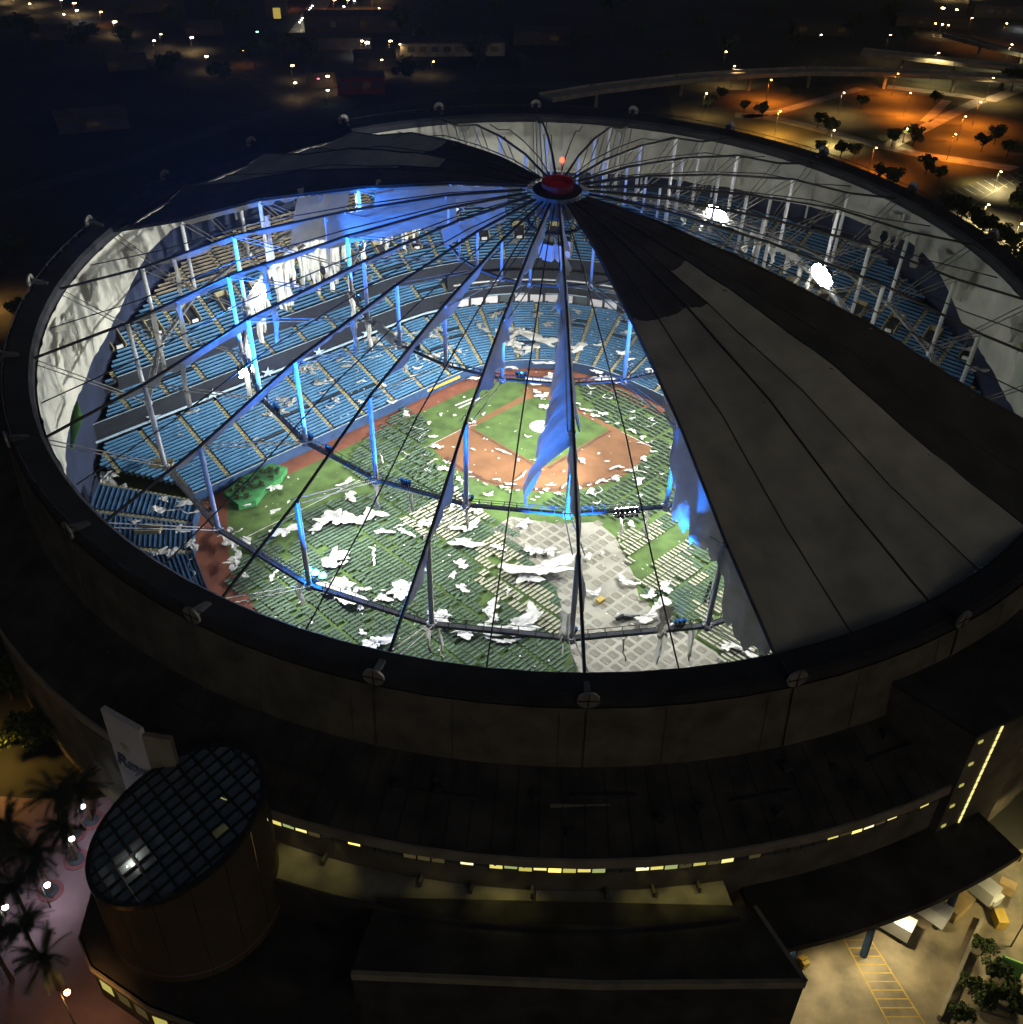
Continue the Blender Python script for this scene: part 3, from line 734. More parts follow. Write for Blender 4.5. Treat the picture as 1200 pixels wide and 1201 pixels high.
# hub
hubc = D(0, 0, 0); ax = V((0, -ST, CT))
mb = MB(); hk = [j*1.0 for j in range(25)]
mb.grid([[D(4.4, k, 17.2) for k in hk], [D(4.9, k, 21.8) for k in hk], [D(3.15, k, 22.0) for k in hk], [D(3.1, k, 23.4) for k in hk], [D(3.1, k, 23.4) for k in hk], [D(3.0, k, 22.3) for k in hk], [D(.05, k, 22.3) for k in hk]])
mb.build('hub', M['hub'], dome, False)
mb = MB(); hb = mat('hub_rim_beacon_tint', (.17, .02, .02), .8, .2, .5)  # red light of the beacon put into the drum's base colour
mb.grid([[D(3.2, k, 22.1) for k in hk], [D(3.2, k, 23.5) for k in hk], [D(2.74, k, 23.5) for k in hk], [D(2.6, k, 22.36) for k in hk], [D(.05, k, 22.36) for k in hk]]); mb.build('hub_drum', hb, dome)
mb = MB(); mb.tube([D(5.6, k, 15.2) for k in hk], .35, 6)
for k in range(0, 24, 3): mb.tube([D(5.6, k, 15.2), D(6.3, k, 18)], .14, 5)
mb.build('lower_hub_ring', M['hub'], dome)
for k in range(24):
    mb = MB(); mb.tube([D(22, k, BOT[22]), D(6, k, 17.4)], .11, 5); mb.build('inner_cable', M['cable'], dome)
bc = thing('beacon_light', 'small glowing red warning beacon on a post above the roof hub', 'beacon', D(3.2, 1, 22.4))
mb = MB(); mb.tube([D(3.2, 1, 22.4), D(3.2, 1, 26)], .09, 6); mb.build('post', M['pole'], bc)
mb = MB(); q = D(3.2, 1, 26); mb.tube([q, q+V((0, 0, .35)), q+V((0, 0, .8)), q+V((0, 0, 1.0))], [.35, .5, .4, .1], 10); mb.build('lens', GL['red'], bc)
lamp('POINT', D(2.6, 1, 25.4), 60, (1, .06, .03), bc, radius=.3)
# speaker cluster under the hub
sp = thing('speaker_cluster', 'pale speaker cluster hanging from cables directly under the roof hub', 'speaker', D(0, 0, 8))
mb = MB(); c = D(0, 0, 9.5)
for j in range(6):
    a = j*pi/3; q = c+V((2.6*cos(a), 2.6*sin(a), 0)); mb.obox(q, V((cos(a), sin(a), -.2))*.6, V((-sin(a), cos(a), 0))*1.1, V((0, 0, 1.7)))
mb.build('cabinets', M['signwhite'], sp)
mb = MB()
for j in range(6):
    a = j*pi/3; mb.tube([c+V((2.6*cos(a), 2.6*sin(a), 1.6)), D(5.4, j*4, 15.2)], .08, 4)
mb.build('hanging_cables', M['cable'], sp)

# intact fabric: half panels between a ridge and a valley, split into lengths with their own tone
RGRID = [103, 98, 93, 88, 85, 80, 75, 70, 65, 60, 55, 50, 46, 42, 37, 32, 27, 22, 17, 12, 6.3]
def halfpanel(k0, k1, r0, r1, m, name='fabric_panel', dz=.22, nk=8):
    mb = MB(); g = []
    for r in [q for q in RGRID if r1 <= q <= r0]:
        row = []
        for j in range(nk+1):
            k = k0+(k1-k0)*j/nk; t = j/nk
            row.append(RG(k, r, dz-.75*sin(pi*t)*min(1, r/60)+.12*fbm(round(k*2)*2.5, r*.12)+.45*sin(pi*t)*fbm(k*11, r*.2)))
        g.append(row)
    mb.grid(g); return mb.build(name, m, dome, True)
F, FD, FO = M['fabric'], M['fabricdark'], M['fabricdeep']
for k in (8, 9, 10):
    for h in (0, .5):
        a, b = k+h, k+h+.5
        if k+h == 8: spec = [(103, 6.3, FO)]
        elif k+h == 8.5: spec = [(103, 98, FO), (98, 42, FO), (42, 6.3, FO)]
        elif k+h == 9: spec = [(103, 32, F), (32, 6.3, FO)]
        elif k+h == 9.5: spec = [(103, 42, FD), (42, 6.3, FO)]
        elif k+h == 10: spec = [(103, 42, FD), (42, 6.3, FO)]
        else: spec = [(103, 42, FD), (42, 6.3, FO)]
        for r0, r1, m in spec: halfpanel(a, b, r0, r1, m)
for k in [8, 8.5, 9, 9.5, 10, 10.5, 11, -5, -4.5, -4, -3.5, -3, -2.5, -2]:
    mb = MB(); mb.tube([RG(k, r, .34+.12*fbm(round(k*2)*2.5, r*.12)) for r in RGRID], .11, 5); mb.build('panel_seam', mat('seam_clamp', (.10, .10, .095), .7, .3, .5), dome)
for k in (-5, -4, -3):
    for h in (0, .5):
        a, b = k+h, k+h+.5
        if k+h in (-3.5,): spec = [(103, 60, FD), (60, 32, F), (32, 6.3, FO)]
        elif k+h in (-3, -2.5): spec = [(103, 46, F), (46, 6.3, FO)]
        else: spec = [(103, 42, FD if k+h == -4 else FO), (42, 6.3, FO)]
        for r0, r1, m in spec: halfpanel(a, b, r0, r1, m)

# torn fabric still clamped to the ridges
def hem(k, r0, r1, side, drop, out, m, seed, n=26, name='torn_strip'):
    mb = MB(); g = []
    for i in range(n+1):
        t = i/n; r = r0+(r1-r0)*t; ww = (.35+.65*abs(fbm(t*3+seed, seed*1.7)*1.6)) * min(1, 4*t+.15, 4*(1-t)+.15)
        row = []
        for j in range(5):
            s = j/4; a = k*R15+PH; tn = V((cos(a), -sin(a), 0))*side
            q = RG(k, r, .0)+tn*(out*ww*s+.5*fbm(t*7, s*2+seed)*s)+V((0, 0, -drop*ww*s*s**.2-.15))
            row.append(q)
        g.append(row)
    mb.grid(g); return mb.build(name, m, dome, True)
CL = M['rag']; FB = M['torn']
hem(12, 24, 46, -1, 7, 1.6, FB, 1.0); hem(12, 40, 62, -1, 9, 2.2, FB, 2.3); hem(12, 64, 103, -1, 2.2, .8, FB, 5.1); hem(12, 6.3, 30, -1, 2.5, 1.8, FB, 4.1)
hem(12, 60, 80, 1, 3.4, .9, FB, 8.2)
hem(13, 8, 34, -1, 1.8, 1.6, FB, 3.2); hem(13, 36, 60, -1, 3.0, 2.2, FB, 6.2); hem(13, 70, 96, -1, 2.6, 1.2, FB, 7.7); hem(13, 8, 30, 1, 2.0, 1.2, FB, 2.9)
hem(14, 24, 62, -1, 1.5, .9, FB, 9.1); hem(14, 66, 96, 1, .9, .5, FB, 1.7)
def band(k, r0, r1, drop, seed, n=30):
    mb = MB(); g = []
    for i in range(n+1):
        t = i/n; r = r0+(r1-r0)*t; d_ = drop*(1+.35*fbm(t*6+seed, seed))*min(1, 10*t+.2, 8*(1-t)+.1); a = k*R15+PH; tn = V((-cos(a), sin(a), 0))
        if fbm(t*9, seed*3.3) > .33: d_ *= .3
        g.append([RG(k, r, -.2)+tn*.12*q+V((0, 0, -d_*q)) for q in (0, .5, 1)])
    mb.grid(g); return mb.build('torn_strip', FB, dome, True)
for k, r0, r1, dp_, sd_ in ((15, 44, 64, 0.62, 1.3), (15, 62, 92, 1.05, 2.1), (16, 34, 60, 0.62, 2.6), (16, 58, 90, 1.18, 3.9), (17, 30, 58, 0.62, 3.4), (17, 56, 84, 1.05, 4.2), (18, 50, 82, 0.93, 4.9), (18, 14, 34, 0.50, 8.8), (19, 56, 86, 0.99, 6.1), (19, 24, 50, 0.68, 7.2)):
    band(k, r0, r1, dp_, sd_)
for k, sd_ in ((0, .4), (1, 1.9), (23, 2.7)):
    hem(k, 72, 100, 1, 1.5, .5, FB, sd_+20)
# sheets of roof fabric still hanging in the gap by the left panels
def sheetpanel(k0, k1, r0, r1, sag, seed, m=FB):
    mb = MB(); g = []
    for i in range(13):
        r = r0+(r1-r0)*i/12; row = []
        for j in range(9):
            t = j/8; k = k0+(k1-k0)*t
            row.append(RG(k, r, -.4)+V((0, 0, -sag*t-1.4*abs(fbm(r*.1+seed, t*2))*t)))
        g.append(row)
    mb.grid(g); return mb.build('sagging_sheet', m, dome, True)
sheetpanel(19, 18.55, 10, 38, 2.5, 1); sheetpanel(18, 17.62, 20, 46, 3.4, 2); sheetpanel(19, 18.4, 44, 56, 5, 3); sheetpanel(18, 18.3, 26, 42, 4.0, 7); sheetpanel(16, 15.8, 12, 26, 2.0, 6)
# big sheet hanging from the edge of the intact panels (k = 11) and the twisted one on k = 12
def curtain(pts_top, drops, push, seed, name, m, n2=10):
    mb = MB(); g = []
    for i, (q, dr, pu) in enumerate(zip(pts_top, drops, push)):
        row = []
        for j in range(n2+1):
            s = j/n2; w_ = (.4*sin(i*1.1+seed)+1.0*fbm(i*.25, s*1.5+seed))*(s+.15)
            row.append(q+V((0, 0, -dr*s*(1+.3*fbm(i*.9, seed)+.12*sin(i*2.3)*s)))+pu*math.sin(s*pi*.62)+V((w_, w_*.6, 0)))
        g.append(row)
    mb.grid(g); return mb.build(name, m, dome, True)
n = 44; rr = [58+44*i/n for i in range(n+1)]
a = 11*R15+PH; tl = V((-cos(a), sin(a), 0))
dr = []; pu = []
for i, r in enumerate(rr):
    t = i/n; b1 = math.exp(-((t-.36)/.2)**2); b2 = math.exp(-((t-.8)/.16)**2)
    dr.append(.8+8.5*b1+6.5*b2); pu.append(tl*(2.6*b1+1.2*b2))
curtain([RG(11, r, -.1) for r in rr], dr, [-q if q.x > 0 else q for q in pu], 1.0, 'hanging_curtain', FB)
n = 44; rr = [26+41*i/n for i in range(n+1)]
a = 12*R15+PH; tl = V((-1, 0, 0))
curtain([RG(12, r, -.1) for r in rr], [2.5+9.5*(i/n)**1.6 for i in range(n+1)], [tl*(.8+6.4*(i/n)**2.4) for i in range(n+1)], 2.0, 'hanging_curtain', FB)
# rags hanging from hoops and struts (things that merely hang there)
def rag(k, r, wd, L, seed, label, m=CL, dz=None, lean=0.0):
    c = D(r, k, (BOT[r] if r in BOT else rdz(r)) - .2 if dz is None else dz); a = k*R15+PH; t = V((cos(a), -sin(a), 0)); mb = MB(); g = []
    for i in range(11):
        s = i/10; row = []; w2 = wd*max(.08, 1-.75*s+.7*fbm(seed, s*3))
        for j in range(5):
            u = (j/4-.5); row.append(c+t*(u*w2+1.0*fbm(s*2.2, seed)*s+lean*s*L)+V((0, 0, -L*s))+V((sin(a), cos(a), 0))*(.5*sin(u*7+s*3+seed)))
        g.append(row)
    mb.grid(g); return single(mb, 'hanging_rag', m, c-V((0, 0, L)), label, 'cloth', 'torn cloth hanging from the catwalks', True)
lb1 = 'white torn roof cloth hanging from the catwalk over the left seats'
random.seed(21)
for i in range(30):
    k = -7.4+random.random()*5.4; rag(k, 65, .8+random.random()*2.0, 3.5+random.random()*8.5, i*1.3, lb1)
for i in range(12):
    rag(-6.3+random.random()*2.9, 65, 1.0+random.random()*1.8, 7+random.random()*8, 300+i*1.7, lb1)
for i, (k, L, w_) in enumerate([(-3.3, 9, 2.2), (-3.2, 7, 1.6), (-3.45, 10, 1.8), (-3.0, 6, 2.4), (-5.4, 10, 2), (-5.55, 12, 1.5), (-4.6, 11, 1.2), (-4.75, 8, 2.6), (-4.5, 5, 3.0)]):
    rag(k, 65, w_, L, 40+i*1.1, lb1)
lb2 = 'torn cloth hanging below the inner cable ring over the seats behind home plate'
for i, (k, L, w_) in enumerate([(-5, 6, 1.2), (-4, 7, 1.4), (-3, 6, 1.0), (-9.1, 5, .9), (-8, 6, 1.0), (-7, 7, 1.3), (-2, 5, 1.2), (-6.3, 6, 1.4)]):
    rag(k, 42, w_, L, 60+i*1.7, lb2)
lb3 = 'grey cloth rag hanging from the outer catwalk in front of the cots'
for i, (k, L, w_) in enumerate([(11.35, 12, 2.6), (11.1, 8, 1.3), (12.05, 9, 1.6), (13.02, 6, 1.5), (11.62, 5, .8), (14.1, 5, 1.0), (11.36, 5, 3.2), (12.95, 7, .8)]):
    rag(k, 85, w_, L, 80+i*2.1, lb3, FB, dz=BOT[85]+6 if i in (0, 2, 6) else None)
lb4 = 'pale cloth rag hanging from the far catwalk between the two floodlights'
for i, (k, L, w_) in enumerate([(3.4, 5, 2.4), (3.6, 6, 1.6), (3.9, 5, 2.2), (4.2, 4.5, 2.6), (4.5, 5, 2), (2.3, 4, 2), (2.0, 3, 1.4), (2.6, 4, 1.6), (4.75, 4, 1.8)]):
    rag(k, 65, w_, L, 100+i*1.4, lb4)
lb5 = 'cloth rag hanging from the middle catwalk over the outfield cots'
for i, (k, L, w_) in enumerate([(14, 6, 1.0), (13, 5, .9), (13.6, 4, .8), (11.45, 5, 1.0), (11.2, 6, 1.0)]):
    rag(k, 65, w_, L, 130+i*1.4, lb5, FB)
lb7 = 'ragged white cloth dangling from the ridge cables near the left roof panels'
for i, (k, r, L, w_) in enumerate([(-5, 50, 16, 2.4), (-4.5, 40, 14, 2), (-6, 46, 16, 1.8), (-5.5, 60, 16, 1.6), (-4.6, 58, 15, 2.4)]):
    rag(k, r, w_, L, 200+i*1.4, lb7, CL, dz=rdz(r)-.4)
lb8 = 'torn pale flap of lining hanging from the far right rim wall'
random.seed(91)
for i in range(18):
    k = random.uniform(1.8, 8); rag(k, 100.4, random.uniform(2.5, 6), random.uniform(4, 10), 400+i*2.3, lb8, FB, dz=-3-random.random()*3)
for i in range(7):
    rag(random.uniform(-7, -4.8), 100.4, random.uniform(2, 5), random.uniform(4, 9), 440+i*2.3, 'torn pale flap of lining hanging from the left rim wall', FB, dz=-3-random.random()*3)
lb6 = 'large pale cloth rag dangling from the bare ridge cables over the left seats'
for i, (k, r, L, w_) in enumerate([(-7, 75, 9, 1.6), (-7, 80, 12, 1.2), (-6, 78, 8, 1.4), (-8, 60, 7, 1.2), (-8, 78, 9, 1.0), (-9, 52, 6, 1.0), (-7, 58, 7, 1.0)]):
    rag(k, r, w_, L, 160+i*1.4, lb6, FB, dz=rdz(r)-.4)

# cloth wound round the catwalk rails
def drape(k0, k1, r, label, seed, up=1.2):
    n = int((k1-k0)*16)+2; mb = MB(); g = []
    for i in range(n+1):
        k = k0+(k1-k0)*i/n; a = k*R15+PH; c = D(r*(1-(1-cos(R15/2))*(1-abs(2*(k-math.floor(k))-1))), k, BOT[r]); o_ = V((sin(a), cos(a), 0)); row = []
        for j in range(7):
            t = j/6-.5; row.append(c+o_*t*2.2+V((0, 0, up+.5-1.6*abs(t)**1.5*2+.9*fbm(k*6+seed, t*3)-(1.6*abs(fbm(k*9, seed)) if j == 0 else 0))))
        g.append(row)
    mb.grid(g); return single(mb, 'draped_cloth', CL, D(r, k0, BOT[r]), label, 'cloth', smooth=True)
drape(-6.05, -4.35, 65, 'white cloth wound along the left catwalk rails above the upper deck', 3)
drape(-4.2, -3.05, 65, 'brilliant white cloth heap wound on the catwalk near the left roof panels', 8, 1.6)
drape(-8.9, -8.3, 42, 'white cloth wound on the inner ring above the seats', 5, .8)
drape(3.5, 4.5, 65, 'pale cloth wound along the far catwalk between two glaring lamps', 6, 1.0)

# ================================================================== LIGHTS INSIDE
LS = 1.0
def flood(k, aim, energy, r=65, angle=104, label='', hot=True, cool=False):
    hot = 'glaring' in label; L_ = 1.9 if hot else 1.0; c = D(r, k, BOT[r]+(1.3 if hot else -.9)); root = thing('floodlight_bank', label, 'floodlight', c, 'floodlight banks on the catwalk')
    d = (V(aim)-c).normalized(); sd = d.cross(V((0, 0, 1))).normalized(); up = sd.cross(d)
    fb = MB(); fb.beam(c-sd*2.4+V((0, 0, .5)), c+sd*2.4+V((0, 0, .5)), .2, .2); fb.build('mounting_bar', M['dark'], root)
    for i in range(10):
        q = (c+V((0, 0, .9))+(sd*cos(i*2*pi/9)+up*sin(i*2*pi/9))*2.3*(i > 0)) if hot else c+sd*(i % 5-2)*1.05*.8+V((0, 0, 1.0 if i > 4 else 0))
        mb = MB(); mb.tube([q-d*.35, q+d*.1, q+d*.45], [.2*L_, .38*L_, .46*L_], 12); h = mb.build('lamp_housing', M['dark'], root)
        mb = MB(); mb.tube([q+d*.46, q+d*.6, q+d*.8*L_, q+d*.92*L_], [.44*L_, .43*L_, .3*L_, .08], 12); mb.build('lens', GL['flood'], h)
    if k < 0 and k > -6: lamp('POINT', c+V((0, 0, 2.6)), FE*.02, (.97, 1, .95), root, radius=.8, name='lamp_spill')
    if 'glaring' in label: lamp('POINT', c+d*1.3+V((0, 0, 1.4)), FE*.028, (.97, 1, .95), root, radius=.8, name='lamp_spill')
    lamp('SPOT', c+d*1.2, energy, (.97, 1, .97), root, aim=aim, angle=angle, blend=.5, radius=1.2)
FE = 280000
flood(2.85, (-2, 12, 0), FE*.85, label='glaring floodlight bank on the far catwalk nearer the roof hub', angle=96)
flood(5.05, (-10, -14, 0), FE*.85, label='glaring floodlight bank on the far catwalk beside a tall white strut', angle=92)
flood(7.5, (-72, 32, 8), FE*2.0, label='floodlight bank on the catwalk hidden under the grey roof panels', angle=56)
flood(9.5, (-58, 58, 8), FE*2.3, label='floodlight bank on the catwalk under the roof panels aimed at the left seats', angle=54)
flood(11.4, (-8, 66, 4), FE*1.5, label='floodlight bank on the near catwalk by the hanging blue curtain', angle=42)
flood(8.3, (-88, -5, 5), FE*1.3, label='floodlight bank on the catwalk under the roof panels aimed at the corner bleachers', angle=46)
flood(-3.2, (-10, 12, 0), FE*.25, label='floodlight bank among white rags on the left catwalk', angle=88)
flood(-5.5, (-30, -22, 0), FE*.42, label='floodlight bank on the left catwalk over the blue seats', angle=88)
flood(6.5, (14, -48, 0), FE*1.2, label='floodlight bank on the right catwalk beside the edge of the roof panels', angle=82)
flood(-7.3, (-24, -50, 0), FE*.9, label='floodlight bank on the left catwalk aimed at the near cots', angle=84)
flood(10.4, (12, 38, 0), FE*.28, label='floodlight bank on the catwalk under the roof panels aimed at home plate', angle=62)
BLUE = (.012, .17, 1.0)
def uplight(k, r, energy, label, aim_r=None, aim_k=None, big=False, aim_dz=12, angle=110):
    c = D(r, k, BOT[r]+.5); a = k*R15+PH; t = V((cos(a), -sin(a), 0)); ii = V((-sin(a), -cos(a), 0))
    root = thing('blue_uplight', label, 'light fixture', c, 'blue uplights on the cable rings')
    mb = MB(); mb.box(c+ii*.9, 1.6, .5, .3, -a); mb.build('bracket', M['dark'], root)
    for j in range(3):
        bs = 2.0 if big else 1.0; q = c+ii*.9*bs+t*(j-1)*.75*bs+V((0, 0, .2)); mb = MB(); mb.tube([q, q+V((0, 0, .35)), q+V((0, 0, .6))], [.2*bs, .3*bs, .34*bs], 10); h = mb.build('lamp_housing', M['dark'], root)
        mb = MB(); mb.tube([q+V((0, 0, .62)), q+V((0, 0, .62+.2*bs)), q+V((0, 0, .62+.34*bs))], [.33*bs, .26*bs, .05], 10); mb.build('lens', GL['blue'] if big else glow('blue_lens_dim', (.02, .2, .8), .35), h)
    if big: lamp('POINT', c+ii*2.4+V((0, 0, 2.2)), 9000, BLUE, root, radius=.5, name='lamp_spill')
    l = lamp('SPOT', c+ii*.4-t*(1.2 if aim_k is None else .2)*(1 if k < 0 else -1)+V((0, 0, 1.0)), energy, BLUE, root, aim=D(aim_r or r*.94, k if aim_k is None else aim_k, aim_dz), angle=angle, blend=.5, radius=.3)
UE = 48000
uplight(-10, 85, UE*.8, 'three bright blue lamps on the outer catwalk beside a pale strut', aim_r=75, big=True)
for k, e in ((-10, .6), (-9, 1.8), (-8, 2.6), (-7, 2.2), (-6, 1.8), (-5, 1.6)):
    uplight(k-.32, 65, UE*e, 'blue uplight on the middle catwalk ring between two struts', aim_r=64, aim_k=k)
for k, e in ((-11, .5), (-9, .25), (-8, .25)):
    uplight(k, 65, UE*e, 'blue uplight at the foot of a strut on the middle catwalk ring')
for k, e in ((-11, .4), (-9, .3), (-6, .8), (-5, 1.0), (-7, .7)):
    uplight(k-.3, 42, UE*e, 'blue uplight on the inner cable ring beside a strut', aim_r=36, aim_k=k)
uplight(12, 85, UE*8, 'blue uplight on the outer catwalk aimed at the twisted hanging sheet', aim_r=48, aim_dz=9, angle=46)
uplight(11.2, 85, UE*7, 'blue uplight on the outer catwalk below the curtain at the roof panel edge', aim_r=70, aim_k=11, aim_dz=4, angle=50)

# ================================================================== COTS ON THE FIELD
def inside(x, y, poly):
    c = False; n = len(poly)
    for i in range(n):
        x0, y0 = poly[i]; x1, y1 = poly[i-1]
        if (y0 > y) != (y1 > y) and x < (x1-x0)*(y-y0)/(y1-y0)+x0: c = not c
    return c
def cot_mesh():
    mb = MB(); L, W, Hh = .96, .345, .42
    mb.grid([[V((-L, -W, Hh)), V((-L*.5, -W, Hh-.02)), V((L*.5, -W, Hh-.02)), V((L, -W, Hh))], [V((-L, 0, Hh-.05)), V((-L*.5, 0, Hh-.09)), V((L*.5, 0, Hh-.09)), V((L, 0, Hh-.05))], [V((-L, W, Hh)), V((-L*.5, W, Hh-.02)), V((L*.5, W, Hh-.02)), V((L, W, Hh))]], 0)
    for sg in (-1, 1):
        mb.beam(V((-L, sg*W, Hh)), V((L, sg*W, Hh)), .05, .05, 1)
        for x in (-.7, 0, .7): mb.beam(V((x-.12, sg*W, Hh)), V((x+.12, -sg*W, .0)), .04, .04, 1)
    return mb
cm = cot_mesh()
COTM = {c: cm.mesh('cot_'+c, [M[m], M['cotframe']]) for c, m in (('green', 'canvas'), ('tan', 'canvastan'), ('grey', 'mesh'))}
def pxpoly(pts): return [tuple(PX(x, y)[:2]) for x, y in pts]
TANB = pxpoly([(560, 640), (585, 625), (640, 690), (672, 745), (660, 750), (560, 680)])
TANC = pxpoly([(470, 610), (530, 575), (575, 610), (520, 640)])
REG = [  # polygon in the picture, long-axis angle, pitch along, pitch across, kind, jitter, drop
 ([(262, 690), (300, 632), (330, 612), (385, 590), (470, 572), (560, 598), (600, 622), (650, 690), (668, 740), (674, 800), (450, 800), (330, 745)], 44.0, 2.12, 1.02, 'green', .05, .05),
 ([(400, 552), (440, 505), (475, 478), (505, 500), (500, 522), (520, 555), (548, 572), (545, 592), (440, 578)], 44.0, 2.15, 1.05, 'green', .08, .12),
 ([(722, 626), (745, 622), (800, 596), (845, 612), (900, 700), (935, 790), (860, 800), (838, 762), (792, 733), (752, 700), (742, 672)], -46.0, 2.12, 1.05, 'tan', .04, .05),
 ([(676, 448), (715, 452), (800, 492), (830, 560), (800, 592), (745, 615), (690, 603), (640, 596), (650, 583), (720, 572), (765, 535), (765, 515), (712, 497), (690, 478)], -46.0, 2.2, 1.45, 'green', .06, .06),
]
GAPS = [pxpoly(q) for q in ([(735, 668), (742, 655), (800, 615), (815, 622), (748, 682)], [(664, 745), (660, 712), (672, 742), (668, 770)], [(578, 655), (588, 650), (592, 660), (582, 668)], [(322, 625), (345, 610), (365, 612), (335, 655)], [(745, 690), (752, 720), (780, 735), (770, 705)], [(560, 700), (572, 690), (585, 712), (565, 720)], [(655, 640), (690, 625), (735, 690), (690, 720), (650, 690)])]
SCR_EX = []
spots = []
random.seed(5)
taken = {}
for pts, ang, pl, pc, kind, jit, drop in REG:
    wp = pxpoly(pts); a = rad(ang)+TH; e1_ = V((cos(a), sin(a), 0)); e2_ = V((-sin(a), cos(a), 0))
    us = [q[0]*e1_.x+q[1]*e1_.y for q in wp]; vs = [q[0]*e2_.x+q[1]*e2_.y for q in wp]
    i = 0; u = min(us)
    while u < max(us):
        v = min(vs)
        while v < max(vs):
            c = e1_*u+e2_*v
            ok = inside(c.x, c.y, wp) and random.random() > drop and not any(inside(c.x, c.y, g) for g in GAPS[:6]) and math.hypot(c.x, c.y) < 97
            if ok and kind == 'grey' and (inside(c.x, c.y, GAPS[6]) and random.random() < .8): ok = False
            key = (int(c.x/1.1), int(c.y/1.1))
            if ok and key in taken and taken[key] != ang: ok = False
            if ok:
                taken[key] = ang
                messy = fbm(c.x*.06, c.y*.06+(3 if kind == 'green' else 50))
                j2 = jit*(1.3+8*max(0, messy-.05)); kk = kind
                if kind == 'green' and (inside(c.x, c.y, TANB) or inside(c.x, c.y, TANC)): kk = 'tan'
                if kind == 'tan' and fbm(c.x*.05+9, c.y*.05) > .08: kk = 'green'
                spots.append((c.x+random.uniform(-j2, j2)*.8, c.y+random.uniform(-j2, j2)*.8, a+random.gauss(0, j2*.6), kk))
            v += pc
        u += pl; i += 1
        if i % 5 == 0: u += .55
# square brown mats laid out in a grid on the flooring
mm = MB(); mm.prism([(-.95, -.62), (-.82, -.75), (.82, -.75), (.95, -.62), (.95, .62), (.82, .75), (-.82, .75), (-.95, .62)], 0, .035)
MATM = [mm.mesh('floor_mat', mat('floor_mat_%d' % i, c, .9, .2, .5)) for i, c in enumerate([(.20, .185, .14), (.225, .21, .165), (.175, .16, .125)])]
wp = pxpoly(FLOORP); a = rad(-46)+TH; e1_ = V((cos(a), sin(a), 0)); e2_ = V((-sin(a), cos(a), 0)); nm = 0
for iu in range(-40, 60):
    for iv in range(-60, 60):
        c = e1_*iu*2.7+e2_*iv*2.25
        if not inside(c.x, c.y, wp) or nm >= 295: continue
        P_ = PX(0, 0); up_ = inside(c.x, c.y, GAPS[6])
        if random.random() < (.45 if up_ else .06): continue
        o = bpy.data.objects.new('floor_mat', MATM[random.choice((0, 0, 1, 2))]); COL.objects.link(o); o.location = (c.x, c.y, .055); o.rotation_euler = (0, 0, a+random.gauss(0, .02)); nm += 1
        tag(o, 'square brown floor mat laid on the pale field flooring', 'mat', 'mats on the field flooring')
spots.sort(key=lambda q: (V((q[0], q[1], 0))-CAM).length)
# those most plainly in view: beyond the rim edge
def pxof(P):
    d = V(P)-CAM; z = d.dot(_f); return 600+FPX*d.dot(_r)/z, 600.5-FPX*d.dot(_u)/z
vis = [q for q in spots if 0 < pxof((q[0], q[1], .3))[1] < 752+ (0 if q[0] < 0 else 10)]
hid = set(id(q) for q in vis)
near = [q for q in vis if 700 < pxof((q[0], q[1], .3))[1]][:300]
nid = set(id(q) for q in near)
LBC = {'green': 'dark green canvas camp cot in the near outfield rows', 'tan': 'pale tan camp cot in the near outfield rows', 'grey': 'brownish grey camp cot on the pale field flooring'}
for q in near:
    o = bpy.data.objects.new('cot', COTM[q[3]]); COL.objects.link(o); o.location = (q[0], q[1], .06); o.rotation_euler = (0, 0, q[2])
    tag(o, LBC[q[3]], 'cot', 'rows of camp cots on the field')
for kk in ('green', 'tan', 'grey'):
    mb = MB(); base_f = cm.f
    for q in spots:
        if id(q) in nid or q[3] != kk: continue
        ca, sa = cos(q[2]), sin(q[2]); n0 = len(mb.v)
        mb.v += [V((q[0]+p.x*ca-p.y*sa, q[1]+p.x*sa+p.y*ca, p.z+.06)) for p in cm.v]
        mb.f += [tuple(n0+i for i in f) for f in cm.f]; mb.m += cm.m
    if mb.f:
        o = mb.build('cots', [M[{'green': 'canvas', 'tan': 'canvastan', 'grey': 'mesh'}[kk]], M['cotframe']]); o['kind'] = 'stuff'
        tag(o, {'green': 'mass of dark green camp cots farther off in the outfield', 'tan': 'mass of pale tan camp cots farther off on the field', 'grey': 'mass of brownish cots on the flooring'}[kk], 'cots')

# ================================================================== TORN WHITE CLOTH LYING AROUND
def scrap_mesh(seed, asp):
    rnd = random.Random(seed); mb = MB(); n = 30
    rad_ = []
    ph = [rnd.uniform(0, 6.28) for _ in range(6)]; n = 46
    for j in range(n):
        a = 2*pi*j/n
        rad_.append(max(.36, .78+.30*sin(2*a+ph[0])+.24*sin(3*a+ph[1])+.14*sin(5*a+ph[2])+.10*sin(9*a+ph[3])+rnd.uniform(-.06, .06)))
    mx = max(rad_); rings = 6; rows = []
    bend = rnd.uniform(-.9, .9)
    for i in range(rings):
        t = i/(rings-1); row = []
        for j in range(n+1):
            a = 2*pi*(j % n)/n; r = rad_[j % n]/mx*t; x, y = r*cos(a), r*sin(a)*asp
            y += bend*asp*.9*(x*x-.35)
            z = .08+.2*asp*abs(fbm(x*2.2+seed, y*2.2))*(1-t*.6)+.09*asp*abs(sin(5*x*cos(seed)+7*y*sin(seed)+3*fbm(x*2, y*2+seed)))+.08*abs(fbm(x*6, y*6+seed))
            row.append(V((x, y, z)))
        rows.append(row)
    mb.grid(rows); me = mb.mesh('torn_cloth', M['cloth'], V((0, 0, 0)), True); return me
SM = {}
